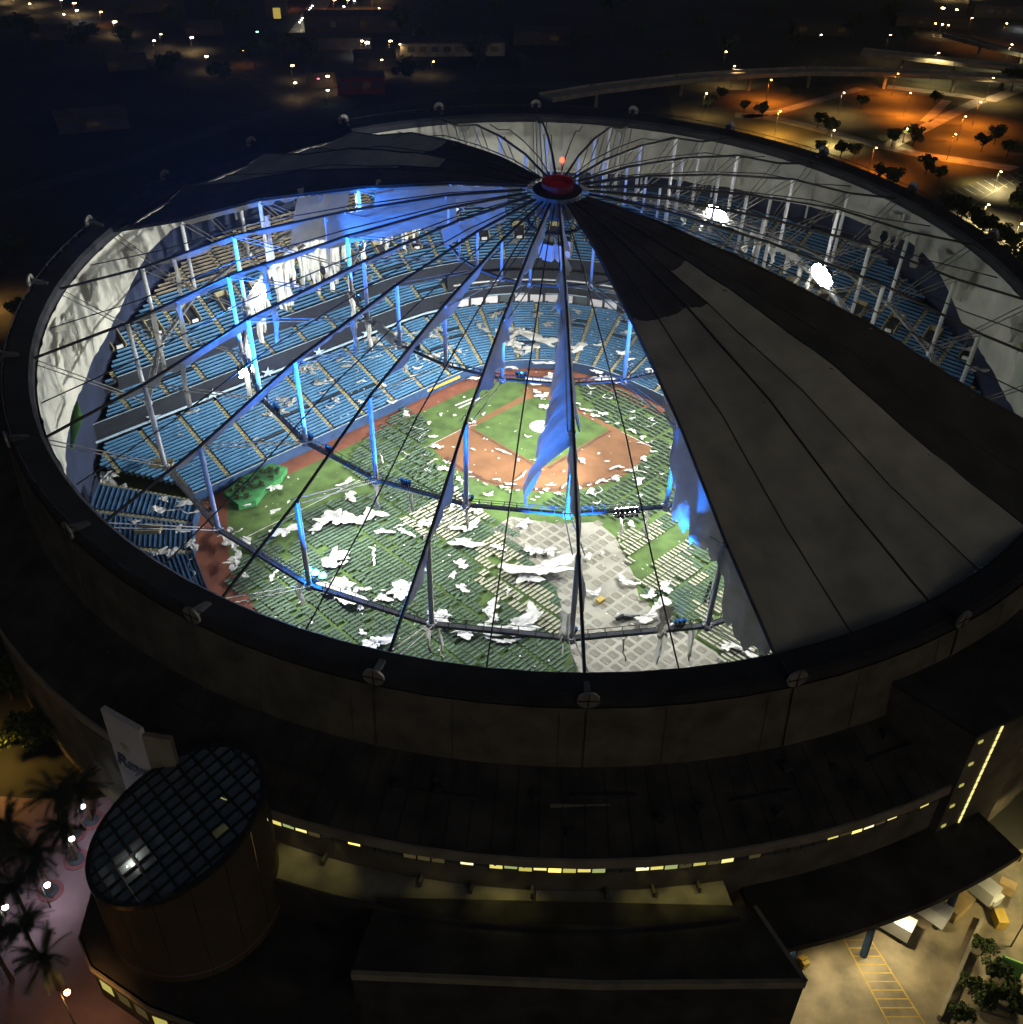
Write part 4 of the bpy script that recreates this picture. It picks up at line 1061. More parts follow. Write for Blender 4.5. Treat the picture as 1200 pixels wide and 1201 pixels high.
def scrap(x, y, wpx, hpx, ang=0, z=.45, label='', seed=None, group='torn white cloth lying on the field'):
    if 'tarp' not in label:
        label = ('large ' if max(wpx, hpx) > 24 else 'small ' if max(wpx, hpx) < 11 else 'medium sized ') + ('narrow ' if max(wpx, hpx) > 2.4*min(wpx, hpx) else 'rounded ' if max(wpx, hpx) < 1.3*min(wpx, hpx) else '') + label
    P = PX(x, y, z); dist = (P-CAM).length; mpp = dist/FPX; sx = wpx*mpp/2*1.5; sy = hpx*mpp/2/.62*1.55
    seed = random.randint(0, 17) if seed is None else seed
    if 'infield' in label: sx *= .6; sy *= .55
    aspk = round(min(1, max(.25, sy/max(sx, .01)))*4)/4
    if (seed, aspk) not in SM: SM[(seed, aspk)] = scrap_mesh(seed, aspk)
    o = bpy.data.objects.new('torn_cloth', SM[(seed, aspk)]); COL.objects.link(o)
    o.location = P; o.rotation_euler = (0, 0, rad(ang)); s = max(sx, sy*.6); o.scale = (s, s*(sy/max(sx, .01))/aspk if sx > sy else s, s*.8)
    return tag(o, label, 'cloth', group)
def seat_z(x, y, default):           # height of the seating surface hit by the line of sight
    z = 45.0
    while z > .5:
        P = PX(x, y, z); dx, dy = P.x-HX, P.y-HY; u, v = dx*cos(TH)+dy*sin(TH), dx*sin(TH)-dy*cos(TH); w_ = 20-v
        p = (math.hypot(u, w_) if abs(u) <= w_ else (abs(u)+w_)*.70711)-14.14
        if 46 < p < 77 and math.hypot(P.x, P.y) < 101 and z <= 20.8+(p-46)*.659: return z+.6
        if 19 < p < 40 and z <= 1.9+(p-19)*.397: return z+.6
        z -= .2
    return default
random.seed(11)
L1 = 'white torn roof cloth lying over the outfield cots'
for q in [(640, 668, 76, 22, 5), (620, 680, 26, 22, 40), (605, 737, 62, 24, 10), (622, 722, 30, 22, 40), (519, 727, 34, 26, -45), (545, 745, 40, 10, -10), (397, 655, 30, 26, -60), (402, 695, 52, 40, -30), (440, 757, 36, 20, -10), (392, 608, 40, 16, 30), (375, 615, 26, 12, 60), (420, 610, 30, 14, -30), (440, 605, 20, 12, 30), (480, 690, 22, 16, 30), (468, 694, 26, 20, 40), (450, 703, 18, 10, 30), (548, 618, 34, 12, 20), (545, 638, 36, 14, 10), (574, 580, 10, 6, 0), (541, 661, 16, 9, 0), (531, 676, 10, 8, 0), (543, 690, 16, 14, -40), (577, 712, 26, 8, 50), (575, 725, 14, 20, 80), (590, 752, 34, 6, -10), (645, 649, 20, 8, 5), (625, 647, 18, 14, 0), (690, 654, 10, 8, 0), (413, 765, 20, 10, 10), (425, 742, 10, 6, 0), (407, 566, 20, 6, 40), (412, 585, 18, 14, 20), (497, 615, 16, 14, 20), (475, 625, 18, 5, -30), (450, 625, 20, 5, 10), (760, 726, 40, 9, 5), (775, 717, 30, 16, 0), (780, 690, 16, 16, 40), (762, 698, 16, 12, 20), (735, 682, 22, 8, -40), (790, 736, 16, 14, 0), (875, 765, 30, 12, -15), (855, 758, 16, 10, -40), (697, 695, 14, 8, 10), (740, 615, 12, 6, -40), (335, 625, 34, 12, 35), (430, 780, 30, 12, 0), (620, 612, 8, 6, 0), (614, 617, 18, 8, 0), (560, 600, 10, 6, 0)]:
    scrap(*q, label=L1)
L2 = 'white torn cloth scrap on or beside the infield dirt'
for q in [(508, 512, 14, 10, 0), (512, 524, 22, 14, 20), (497, 534, 10, 6, 0), (501, 552, 12, 10, 0), (521, 550, 26, 16, 30), (538, 562, 12, 14, 50), (531, 576, 18, 18, -20), (541, 585, 10, 10, 0), (517, 487, 10, 8, 0), (503, 497, 12, 7, 0), (554, 495, 16, 12, 60), (567, 486, 10, 6, 20), (555, 527, 12, 5, -20), (590, 530, 34, 5, -30), (584, 563, 14, 6, -20), (598, 568, 22, 4, -15), (608, 540, 8, 6, 0), (619, 512, 12, 6, -20), (636, 465, 14, 26, 70), (640, 478, 30, 10, -25), (650, 486, 20, 6, -30), (629, 460, 16, 16, 0), (655, 466, 12, 16, 60), (677, 474, 16, 6, -30), (687, 481, 20, 8, -30), (697, 488, 16, 10, -20), (707, 486, 16, 12, 10), (713, 495, 10, 5, 0), (692, 462, 10, 8, 0), (716, 467, 9, 4, 0), (742, 483, 10, 12, 0), (741, 491, 14, 6, 0), (764, 492, 12, 8, 0), (742, 506, 18, 9, -20), (753, 514, 16, 8, -20), (762, 519, 12, 6, 0), (752, 520, 14, 4, -15), (755, 539, 18, 10, 10), (766, 530, 12, 7, 0), (724, 549, 26, 9, 15), (738, 552, 20, 8, 10), (712, 541, 8, 5, 0), (683, 540, 18, 12, -40), (706, 565, 22, 10, 20), (722, 562, 24, 10, 20), (693, 578, 22, 10, 10), (672, 580, 14, 8, 0), (748, 565, 12, 22, -60), (750, 582, 16, 6, -15), (640, 575, 18, 6, 0), (655, 579, 16, 5, 0), (625, 586, 10, 4, 0), (646, 569, 16, 5, 0), (700, 590, 14, 7, 0), (630, 583, 8, 4, 0), (787, 526, 10, 7, 0), (760, 548, 10, 6, 0), (776, 556, 8, 5, 0), (477, 487, 18, 12, 30), (473, 480, 8, 8, 60)]:
    scrap(*q, label=L2, z=.25)
L3 = 'white torn cloth draped over the blue seats behind home plate'
for q in [(612, 395, 34, 26, 0), (621, 410, 12, 24, 80), (601, 404, 14, 22, 60), (580, 371, 14, 10, 0), (630, 370, 12, 8, 0), (562, 383, 10, 9, 0), (593, 366, 8, 12, 60), (643, 402, 8, 28, 85), (674, 410, 6, 26, 85), (735, 391, 16, 7, 15), (702, 405, 9, 4, 0), (730, 415, 14, 8, 10), (739, 422, 8, 6, -30), (768, 436, 22, 9, 20), (715, 447, 40, 12, 3), (700, 436, 14, 6, 0), (645, 428, 40, 6, 5), (598, 432, 14, 6, 0), (560, 445, 18, 5, 10), (622, 445, 12, 5, 0), (650, 446, 26, 14, 0)]:
    scrap(*q, label=L3, z=seat_z(q[0], q[1], .8), group='torn white cloth over the seats')
L4 = 'white torn cloth draped over the blue seats on the left side'
for q in [(420, 395, 24, 9, -30), (440, 402, 20, 12, 0), (460, 395, 22, 10, -30), (407, 430, 14, 6, 30), (398, 423, 8, 5, 0), (505, 420, 16, 10, -20), (520, 415, 10, 6, 0), (490, 432, 10, 8, 0), (473, 405, 18, 8, 10), (368, 437, 8, 10, -60), (375, 450, 8, 14, -50), (395, 470, 8, 12, -50), (387, 478, 6, 8, 0), (425, 472, 10, 5, 0), (450, 452, 14, 4, -30), (460, 472, 10, 8, 0), (425, 448, 10, 5, 20), (300, 515, 6, 5, 0), (240, 463, 10, 6, 0), (212, 510, 5, 5, 0), (205, 460, 10, 10, 0), (330, 475, 5, 4, 0), (283, 490, 5, 4, 0), (355, 435, 8, 14, -60)]:
    scrap(*q, label=L4, z=seat_z(q[0], q[1], .8), group='torn white cloth over the seats')
for i in range(40):
    s_ = random.uniform(-1.9, .4); up_ = i % 3 == 0; p_ = random.uniform(47, 60) if up_ else random.uniform(21, 39); q_ = S(s_, p_, 21+(p_-46)*.66+.6 if up_ else 1.9+(p_-19)*.397+.5)
    if math.hypot(q_.x, q_.y) > 98: continue
    x_, y_ = pxof(q_); scrap(x_, y_, random.uniform(6, 18), random.uniform(4, 9), random.uniform(-60, 60), z=q_.z, label='white torn cloth caught on the '+('upper deck seats' if up_ else 'lower seats toward first base'), group='torn white cloth over the seats')
L5 = 'long crumpled white cloth lying across the corner bleachers'
for q in [(130, 562, 26, 18, -50), (140, 578, 22, 18, -40), (160, 585, 28, 8, -30), (178, 600, 16, 22, -70), (190, 587, 16, 8, 0), (215, 592, 9, 16, -60), (213, 622, 9, 14, -50), (225, 640, 14, 18, -50), (200, 650, 20, 8, -10), (185, 648, 18, 8, 10), (107, 561, 12, 7, 0), (102, 565, 8, 6, 0), (277, 638, 26, 20, 20), (265, 628, 16, 14, 0), (272, 662, 14, 18, -40), (287, 675, 10, 8, 0), (288, 592, 10, 10, 40), (321, 573, 16, 10, 10), (322, 600, 12, 6, 0), (285, 580, 8, 6, 0)]:
    scrap(*q, label=L5, z=5.5 if q[0] < 240 else 1.0, group='torn white cloth over the seats')
L6 = 'pale crumpled cloth resting on the dim upper deck seats by the far struts'
for q in [(1070, 325, 34, 16, -10), (1010, 290, 22, 10, -30), (1030, 303, 16, 8, -40), (1133, 410, 16, 8, 0), (1082, 402, 12, 8, 20), (1145, 435, 18, 12, 0)]:
    scrap(*q, label=L6, z=seat_z(q[0], q[1], 30), group='torn white cloth over the seats')
random.seed(77)
def ribbon(x, y, L, wd, z, label, group):
    P = PX(x, y, z); a = random.uniform(0, 6.28); mb = MB(); g = []; q = V(P); n = 16
    for i in range(n+1):
        a += random.gauss(0, .38); q = q+V((cos(a), sin(a), 0))*L/n; nn = V((-sin(a), cos(a), 0)); ww = wd*(.35+1.1*abs(fbm(i*.45, x*.1)))*min(1, .3+i*.3, .3+(n-i)*.3)
        g.append([q+nn*ww*t+V((0, 0, .12+.55*wd*abs(fbm(i*.9+t*2, y*.1)))) for t in (-.5, -.2, .15, .5)])
    mb.grid(g); return single(mb, 'cloth_ribbon', M['cloth'], P, label, 'cloth', group, True)
for i in range(16):
    x, y = random.uniform(310, 640), random.uniform(590, 750)
    if y > 690+(x-310)*.22: continue
    ribbon(x, y, random.uniform(3, 8), random.uniform(.7, 1.8), .5, 'long crumpled ribbon of white cloth trailing over the outfield cots', 'ribbons of cloth over the cots')
for x, y in [(505, 505), (515, 540), (540, 570), (560, 500), (600, 565), (640, 470), (650, 480), (690, 480), (700, 570), (730, 560), (745, 545), (755, 500), (660, 575), (620, 540), (480, 500), (470, 530), (450, 545), (690, 450), (720, 470)]:
    ribbon(x, y, random.uniform(2.5, 6), random.uniform(.3, .8), .3, 'short crumpled ribbon of white cloth lying around the infield', 'ribbons of cloth around the infield')
for x, y in [(125, 570), (150, 590), (170, 612), (215, 640), (205, 655), (230, 655), (265, 640), (275, 665), (140, 610), (190, 600)]:
    ribbon(x, y, random.uniform(5, 11), random.uniform(.5, 1.4), 7 if x < 200 else 3, 'long crumpled ribbon of white cloth across the corner bleachers', 'ribbons of cloth on bleachers')
for i in range(22):
    s_ = random.uniform(-1.7, .6); p_ = random.uniform(22, 38); q_ = S(s_, p_, 1.9+(p_-19)*.397+1.0); x, y = pxof(q_)
    ribbon(x, y, random.uniform(3, 8), random.uniform(.3, 1.0), q_.z, 'crumpled ribbon of white cloth over the lower blue seats', 'ribbons of cloth on seats')
# small scattered bits nobody could count
mb = MB(); random.seed(31)
def bit(P, s):
    a = random.uniform(0, 6.28); e = V((cos(a), sin(a), .15*random.uniform(-1, 1)))*s; f = V((-sin(a), cos(a), .2))*s*random.uniform(.3, .8)
    mb.poly([P-e, P+f*random.uniform(.5, 1), P+e*random.uniform(.6, 1), P+e*.3-f])
for i in range(950):
    a = random.uniform(0, 6.28); r = 92*math.sqrt(random.random()); P = V((r*cos(a), r*sin(a), .6))
    if P.y > 52: continue
    if fbm(P.x*.05, P.y*.05+7) < -.12: continue
    bit(P, random.uniform(.08, .42) if random.random() < .8 else random.uniform(.4, .8))
for i in range(800):
    p = random.uniform(20, 39); s = random.uniform(-1.95, 1.3); bit(S(s, p, 1.9+(p-19)*.397+.9), random.uniform(.1, .45))
for i in range(420):
    p = random.uniform(47, 66); s = random.uniform(-1.5, 1.2); q = S(s, p, 21+(p-46)*.66+1)
    if math.hypot(q.x, q.y) < 100: bit(q, random.uniform(.1, .4))
for i in range(26):
    a = random.uniform(-1, 1); bit(LW(29.5*sin(a), MV+29.5*cos(a), .5)+V((random.uniform(-1, 1), random.uniform(-1, 1), 0)), random.uniform(.4, 1.0))
o = mb.build('cloth_litter', M['cloth']); o['kind'] = 'stuff'; tag(o, 'small white scraps of cloth littered over field and seats', 'litter')
# tarps on mound and home plate
o = MB(); c = LW(0, MV, .1)
o.grid([[c+V((r*cos(2*pi*j/28), r*sin(2*pi*j/28), .3*(1-(r/2.95)**2)+.03*fbm(j, r))) for j in range(29)] for r in (.05, 1, 2, 2.9, 2.95)])
single(o, 'mound_tarp', M['cloth'], c, 'round white tarp covering the pitching mound', 'tarp', smooth=True)
scrap(637, 448, 30, 17, 10, z=.2, label='bright white tarp spread over the home plate dirt', seed=3, group='tarps')
o = MB(); c = PX(704, 704, .4); o.box(c, 1.6, 1.2, .8, .7); single(o, 'yellow_crate', M['yellow'], c-V((0, 0, .4)), 'small yellow crate on the pale field flooring', 'crate')
o = MB(); A_, B_ = PX(722, 726, .4), PX(750, 722, .4); o.tube([A_, A_.lerp(B_, .3)+V((0, 0, .5)), A_.lerp(B_, .6), B_], [.35, .6, .5, .25], 7); single(o, 'dark_cloth_roll', M['dark'], A_-V((0, 0, .4)), 'dark rolled cloth lying on the pale flooring', 'cloth')
for i, (x, y) in enumerate([(842, 683), (835, 684), (834, 689), (832, 693), (830, 699), (841, 687), (838, 692), (837, 697), (835, 703), (829, 705), (834, 708), (853, 704)]):
    c = PX(x, y, .8); o = MB(); o.box(c-V((0, 0, .35)), .55, .55, .1, .8); o.box(c+V((-.2, .2, 0)), .12, .55, .7, .8)
    for q in (-.22, .22):
        for q2 in (-.22, .22): o.box(c+V((q, q2, -.55)), .06, .06, .4, .8)
    single(o, 'folding_chair', M['dark'], (c.x, c.y, .06), 'black folding chair set among the pale cots', 'chair', 'black chairs among the cots')

# ================================================================== OUTSIDE: LAMPS, TREES, ROADS
def leafball(seed, R, n, sz):
    rnd = random.Random(seed); mb = MB()
    clumps = [(V((rnd.gauss(0, .45), rnd.gauss(0, .45), rnd.uniform(-.3, .5)))*R, rnd.uniform(.28, .5)*R) for _ in range(11)]
    for i in range(n):
        c, cr = rnd.choice(clumps); d = V((rnd.gauss(0, 1), rnd.gauss(0, 1), rnd.gauss(0, 1))).normalized()*cr*rnd.uniform(.5, 1.05)
        P = c+d; a = V((rnd.gauss(0, 1), rnd.gauss(0, 1), rnd.gauss(0, .6))).normalized()*sz; b = a.cross(V((rnd.gauss(0, 1), rnd.gauss(0, 1), rnd.gauss(0, 1)))).normalized()*sz*.6
        mb.quad(P-a, P-b, P+a, P+b)
    return mb
TREES = []
for sd_ in range(3):
    crown = leafball(sd_+3, 3.6, 1300, .42).mesh('crown', M['leaf'])
    tb = MB(); tb.tube([V((0, 0, 0)), V((.1, 0, 1.6)), V((0, .15, 3.4)), V((.2, .1, 5.5))], [.28, .2, .16, .06], 7)
    rnd = random.Random(sd_)
    for j in range(6):
        a = rnd.uniform(0, 6.28); tb.tube([V((0, .1, 2.4+j*.3)), V((cos(a)*1.3, sin(a)*1.3, 3.8+j*.3)), V((cos(a)*2.3, sin(a)*2.3, 4.8+j*.3))], [.12, .07, .03], 5)
    TREES.append((crown, tb.mesh('trunk', M['trunk'])))
def tree(loc, s, label, group, v=0):
    root = thing('tree', label, 'tree', loc, group); root.scale = (s, s, s)
    c = bpy.data.objects.new('crown', TREES[v][0]); t = bpy.data.objects.new('trunk', TREES[v][1])
    for o in (c, t): COL.objects.link(o); o.parent = root
    c.location = (0, 0, 5.0); c.rotation_euler = (0, 0, random.uniform(0, 6)); return root
random.seed(3)
def street_lamp(loc, kind, h, energy, col, label, group='street lamps', head=.55, cone=True):
    loc = V(loc); root = thing('street_lamp', label, 'street lamp', loc, group)
    mb = MB(); mb.tube([loc, loc+V((0, 0, h*.6)), loc+V((0, 0, h))], [.14, .1, .08], 6); mb.tube([loc+V((0, 0, h)), loc+V((.7, 0, h+.15))], .06, 5); mb.build('pole', M['pole'], root)
    mb = MB(); q = loc+V((.9, 0, h+.1)); mb.tube([q+V((0, 0, -.25*head)), q+V((0, 0, .1)), q+V((0, 0, .35*head))], [head*.9, head, head*.3], 10); mb.build('lamp_head', GL[kind], root)
    if energy: lamp('SPOT', q-V((0, 0, .5)), energy, col, root, aim=q-V((0, 0, 9)), angle=150, blend=.4, radius=.3)
    return root
SOD = (1, .27, .03); WARM = (1, .66, .28); YEL = (1, .80, .35); COOL = (.85, .92, 1)
LPK = 'street lamp with an orange glow standing in the park beyond the stadium'
for x, y, e, kind, col in [(898, 121, 9000, 'sodium', SOD), (908, 160, 11000, 'sodium', (1, .5, .1)), (982, 137, 3000, 'warm', WARM), (1045, 113, 8000, 'sodium', SOD), (1059, 137, 14000, 'sodium', SOD), (1122, 166, 8000, 'sodium', SOD), (823, 138, 1500, 'warm', WARM), (1018, 205, 9000, 'sodium', SOD), (1140, 148, 10000, 'sodium', SOD), (1110, 188, 6000, 'sodium', SOD), (856, 104, 1500, 'warm', WARM), (1155, 118, 4000, 'warm', WARM)]:
    street_lamp(PX(x, y), kind, 11, e*4.2, col, LPK, 'park lamps', .4)
LPY = 'street lamp with a yellow white glow beside the trees and parking lot'
for x, y, e in [(1165, 222, 9000), (1188, 285, 12000), (972, 172, 9000), (1058, 168, 5000), (1150, 262, 16000), (1200, 320, 8000)]:
    street_lamp(PX(x, y), 'warm', 7, e*3.0, YEL, LPY, 'lot lamps', .4)
for x, y, s in [(970, 160, 1.1), (958, 150, .9), (1045, 172, 1.0), (1070, 172, 1.15), (893, 140, 1.0), (872, 134, .8), (985, 185, .9), (960, 182, .8), (1000, 188, .9)]:
    tree(PX(x, y), s, 'bushy tree standing on the lit park lawn beyond the stadium', 'park trees', random.randint(0, 2))
for x, y, s in [(830, 128, .8), (845, 118, .8), (925, 112, .7), (1010, 128, .8), (1095, 122, .8), (1085, 205, 1.0), (1100, 215, .9), (1150, 178, 1.0), (1165, 170, 1.1), (1180, 185, 1.0), (1030, 215, 1.0), (1045, 222, 1.1)]:
    tree(PX(x, y), s, 'bushy tree on the unlit edge of the park beyond the stadium', 'park edge trees', random.randint(0, 2))
for x, y, s in [(1125, 262, 1.2), (1140, 270, 1.1), (1150, 283, 1.2), (1165, 292, 1.2), (1110, 255, 1.1), (1180, 302, 1.3), (1195, 262, 1.5), (1205, 245, 1.6), (1190, 325, 1.4), (1185, 108, 1.6), (1205, 112, 1.7), (1176, 102, 1.2)]:
    tree(PX(x, y), s, 'dark bushy tree between the stadium rim and the parking lot', 'lot trees', random.randint(0, 2))
# painted stalls in the parking lot
for i in range(14):
    a = PX(1100+i*9, 226-i*2.4); b = PX(1118+i*9, 236-i*2.4+i*.2); strip('stall_line', [a, b], .18, .06, M['line'])
strip('stall_line', [PX(1140, 240), PX(1200, 205)], .3, .07, M['concrete'])
# elevated highway
def highway(pts, h, wd, label, group=None):
    root = thing('highway_bridge', label, 'bridge', PX(*pts[0]))
    P = [PX(x, y, h) for x, y in pts]
    for i in range(len(P)-1):
        mb = MB(); mb.beam(P[i], P[i+1], wd, 1.2); dk = mb.build('deck', M['concrete'], root)
        d = (P[i+1]-P[i]).normalized(); n_ = V((-d.y, d.x, 0))
        for sg in (-1, 1):
            mb = MB(); mb.beam(P[i]+n_*sg*wd*.5+V((0, 0, .9)), P[i+1]+n_*sg*wd*.5+V((0, 0, .9)), .5, 1.4); mb.build('barrier', M['concrete'], dk)
        mb = MB(); q = P[i+1]; mb.cyl(V((q.x, q.y, 0)), .9, .9, h-.6, 10); mb.build('pier', M['concrete'], root)
    return root
highway([(640, 116), (700, 106), (800, 94), (880, 88), (950, 85), (1040, 86), (1120, 90), (1260, 98)], 8, 11, 'long elevated concrete highway passing behind the lit park')
highway([(1010, 62), (1060, 67), (1120, 74), (1180, 80), (1300, 88)], 9, 11, 'second elevated highway deck farther behind the park')
highway([(1110, 42), (1150, 53), (1200, 65), (1270, 80)], 7, 8, 'curving highway ramp farthest behind the park')
for x, y, e, c in [(1090, 93, 22000, YEL), (1175, 82, 26000, (1, .85, .45)), (1170, 55, 9000, SOD), (1035, 70, 5000, WARM), (955, 70, 600, YEL), (845, 92, 2500, WARM), (1130, 48, 9000, SOD)]:
    street_lamp(PX(x, y+4, 0), 'warm', 15, e, c, 'tall lamp lighting the elevated highway', 'highway lamps', .5)
# city lamps to the north
BLD = [(390, 100, 'the pale lit shop'), (424, 108, 'the dark red building'), (440, 78, 'the gabled house under yellow lamps'), (415, 35, 'the long warehouse'), (385, 56, 'the low pale roofed store'), (325, 18, 'the glowing yellow billboard'), (530, 62, 'the wide white roofed building'), (180, 12, 'the small flat roofed building'), (240, 40, 'the western gabled house'), (60, 45, 'the gabled house below white lamps'), (150, 80, 'the unlit gabled house'), (1090, 30, 'the highway ramp building'), (1170, 20, 'the brightest white lamp'), (960, 40, 'the unlit building beyond the highway'), (640, 50, 'the unlit flat building behind the hub'), (110, 150, 'the dark western house')]
def nearb(x, y): return min(BLD, key=lambda q: (q[0]-x)**2+(q[1]-y)**2)[2]
KN = {'warm': 'warm yellow', 'cool': 'white', 'sodium': 'orange', 'redl': 'red', 'greenl': 'greenish'}
random.seed(17)
for x, y, kd, hd in [(5, 2, 'warm', 1.1), (18, 13, 'warm', 1.0), (40, 6, 'warm', 1.1), (42, 12, 'greenl', .5), (37, 19, 'warm', .7), (74, 14, 'warm', 1.0), (89, 18, 'warm', 1.2), (92, 27, 'cool', 1.0), (77, 32, 'warm', .7), (120, 29, 'sodium', 1.0), (136, 41, 'warm', 1.4), (190, 56, 'warm', .6), (182, 64, 'warm', .8), (226, 60, 'warm', 1.1), (243, 83, 'warm', 1.0), (284, 76, 'sodium', 1.0), (302, 53, 'greenl', .8), (343, 94, 'warm', 1.0), (346, 115, 'warm', .9), (384, 107, 'warm', 1.0), (373, 110, 'redl', .7), (401, 99, 'warm', 1.3), (384, 124, 'greenl', .9), (424, 64, 'warm', 1.0), (430, 66, 'cool', 1.5), (446, 75, 'warm', 1.6), (457, 64, 'warm', 1.1), (468, 68, 'warm', .5), (447, 87, 'warm', .6), (491, 88, 'warm', .6), (507, 89, 'warm', .5), (392, 14, 'sodium', 1.1), (408, 14, 'sodium', 1.1), (437, 12, 'sodium', 1.2), (444, 24, 'warm', .6), (403, 22, 'cool', .7), (429, 29, 'warm', .7), (417, 10, 'warm', .7), (415, 15, 'cool', .7), (443, 2, 'warm', .8), (349, 10, 'redl', 1.6), (340, 12, 'sodium', .8), (383, 28, 'warm', .5), (1101, 23, 'warm', 1.4), (1117, 25, 'warm', 1.0), (1198, 35, 'cool', 2.2), (1139, 1, 'warm', 1.4), (1110, 0, 'warm', 1.6), (1157, 16, 'warm', .6), (1092, 42, 'warm', .7), (1100, 43, 'warm', .7), (1107, 44, 'warm', .7)]:
    big = hd > 1.05
    street_lamp(PX(x, y, 0)+V((0, 0, 0)), kd, 7, (5000 if big else 1000) if kd not in ('redl', 'greenl') else 0, {'warm': WARM, 'cool': COOL, 'sodium': SOD}.get(kd, WARM), 'distant %s lamp shining near %s' % (KN[kd], nearb(x, y)), 'city lamps', hd*.9)
for i in range(9):
    t = i/8; street_lamp(PX(351+15*t, 37-20*t), 'cool', 5, 300, YEL, 'distant lamp in a close row along a lit road', 'row of road lamps', .5)
# low city buildings
def house(x, y, wd, dp_, h, rot, wins, label, wall=None, gable=True):
    P = PX(x, y); root = thing('low_building', label, 'building', P)
    mb = MB(); mb.box(P+V((0, 0, h/2)), wd, dp_, h, rot); mb.build('wall', wall or M['brick'], root)
    e = V((cos(rot), sin(rot), 0)); f = V((-sin(rot), cos(rot), 0)); mb = MB(); a = wd/2+.5; b = dp_/2+.5; z = V((0, 0, h+.02)); rg = V((0, 0, h+dp_*.22))
    if gable:
        mb.quad(P-e*a-f*b+z, P+e*a-f*b+z, P+e*a+rg, P-e*a+rg); mb.quad(P+e*a+f*b+z, P-e*a+f*b+z, P-e*a+rg, P+e*a+rg); mb.tri(P-e*a-f*b+z, P-e*a+rg, P-e*a+f*b+z); mb.tri(P+e*a-f*b+z, P+e*a+f*b+z, P+e*a+rg)
    else: mb.box(P+V((0, 0, h+.3)), wd+.6, dp_+.6, .6, rot)
    mb.build('roof', M['shingle'], root)
    for i in range(wins):
        q = P+e*((i+.5)/wins-.5)*wd*.92-f*(dp_/2+.06)+V((0, 0, h*.55)); mb = MB()
        mb.obox(q, e*wd/wins*.28, f*.05, V((0, 0, h*.2))); mb.build('window', GL['winfar'] if (i*7+int(x)) % 3 == 0 else M['glass'], root)
    return root
for i, q in enumerate([(390, 100, 26, 12, 7, .1, 6, 'pale lit shop building with a bright corner lamp', M['brick'], False), (424, 108, 24, 10, 8, .12, 4, 'dark red building glowing under a lamp beside the shop', mat('red_wall', (.16, .03, .02), .8, .2, .3), False), (440, 78, 22, 14, 6, .2, 4, 'gabled house under bright yellow lamps', None, True), (415, 35, 60, 20, 9, .1, 9, 'long low warehouse with pale roof near the city lamps', M['brick'], False), (385, 56, 50, 16, 6, .15, 8, 'low pale roofed store south of the warehouse', M['brick'], False), (325, 18, 14, 10, 12, .1, 2, 'tower block with one glowing yellow panel', None, False), (530, 62, 60, 20, 7, .1, 8, 'wide white roofed building by a dim parking lot', M['concrete'], False), (180, 12, 40, 18, 7, .3, 5, 'small flat roofed building between dark trees', None, False), (240, 40, 22, 12, 5, .3, 3, 'gabled house at the dark western blocks', None, True), (60, 45, 20, 12, 5, .2, 3, 'gabled house below the row of white lamps', None, True), (150, 80, 20, 12, 5, .3, 3, 'unlit gabled house by the long dark road', None, True), (1090, 30, 50, 16, 6, -.1, 8, 'roadside building behind the highway ramp', None, False), (1170, 20, 40, 16, 8, -.1, 6, 'low building beside the brightest white lamp', None, False), (960, 40, 36, 14, 7, -.05, 4, 'unlit flat building in the dark beyond the highway', None, False), (640, 50, 40, 16, 7, 0, 4, 'unlit flat building in the dark behind the roof hub', None, False), (110, 150, 30, 14, 6, .4, 3, 'unlit gabled house on the dark western side', None, True)]):
    house(*q)
o = MB(); c = PX(325, 16, 10); o.box(c, 4.5, .4, 6, .1); single(o, 'lit_billboard', glow('billboard', (1, .75, .15), .45), (c.x, c.y, 6), 'small glowing yellow billboard among the city lamps', 'billboard')
for x, y in [(250, 20), (280, 30), (300, 80), (260, 100), (330, 70), (360, 75), (470, 40), (500, 60), (480, 100), (520, 30), (560, 80), (200, 90), (150, 60), (100, 60), (60, 70), (30, 50), (210, 40), (150, 20), (240, 8), (580, 20), (610, 90), (680, 60), (750, 50), (820, 40), (900, 30), (780, 80), (850, 70), (1000, 45), (1040, 30), (1060, 50), (930, 60), (720, 20)]:
    tree(PX(x, y), random.uniform(1.2, 2.0), 'dim tree standing near %s' % nearb(x, y), 'city trees', random.randint(0, 2))
# cars
def car_mesh():
    mb = MB(); pr = [(-2.2, .35), (-2.2, .85), (-1.5, .95), (-.9, 1.42), (.6, 1.42), (1.2, .95), (2.1, .82), (2.2, .4)]
    for sg in (-1, 1):
        pts = [V((x, sg*(.85 if z < 1 else .68), z)) for x, z in pr]; mb.poly(pts if sg < 0 else pts[::-1], 0)
    for (x0, z0), (x1, z1) in zip(pr, pr[1:]+pr[:1]):
        y0, y1 = (.85 if z0 < 1 else .68), (.85 if z1 < 1 else .68); mb.quad(V((x0, -y0, z0)), V((x0, y0, z0)), V((x1, y1, z1)), V((x1, -y1, z1)), 1 if (z0 > .9 and z1 > .9 and z0 != z1) else 0)
    for x in (-1.35, 1.35):
        for y in (-.8, .8): mb.tube([V((x, y-.1, .33)), V((x, y+.1, .33))], .33, 10, 2)
    return mb
cmesh = car_mesh().mesh('parked_car', [M['truckwhite'], M['glass'], M['rubber']])
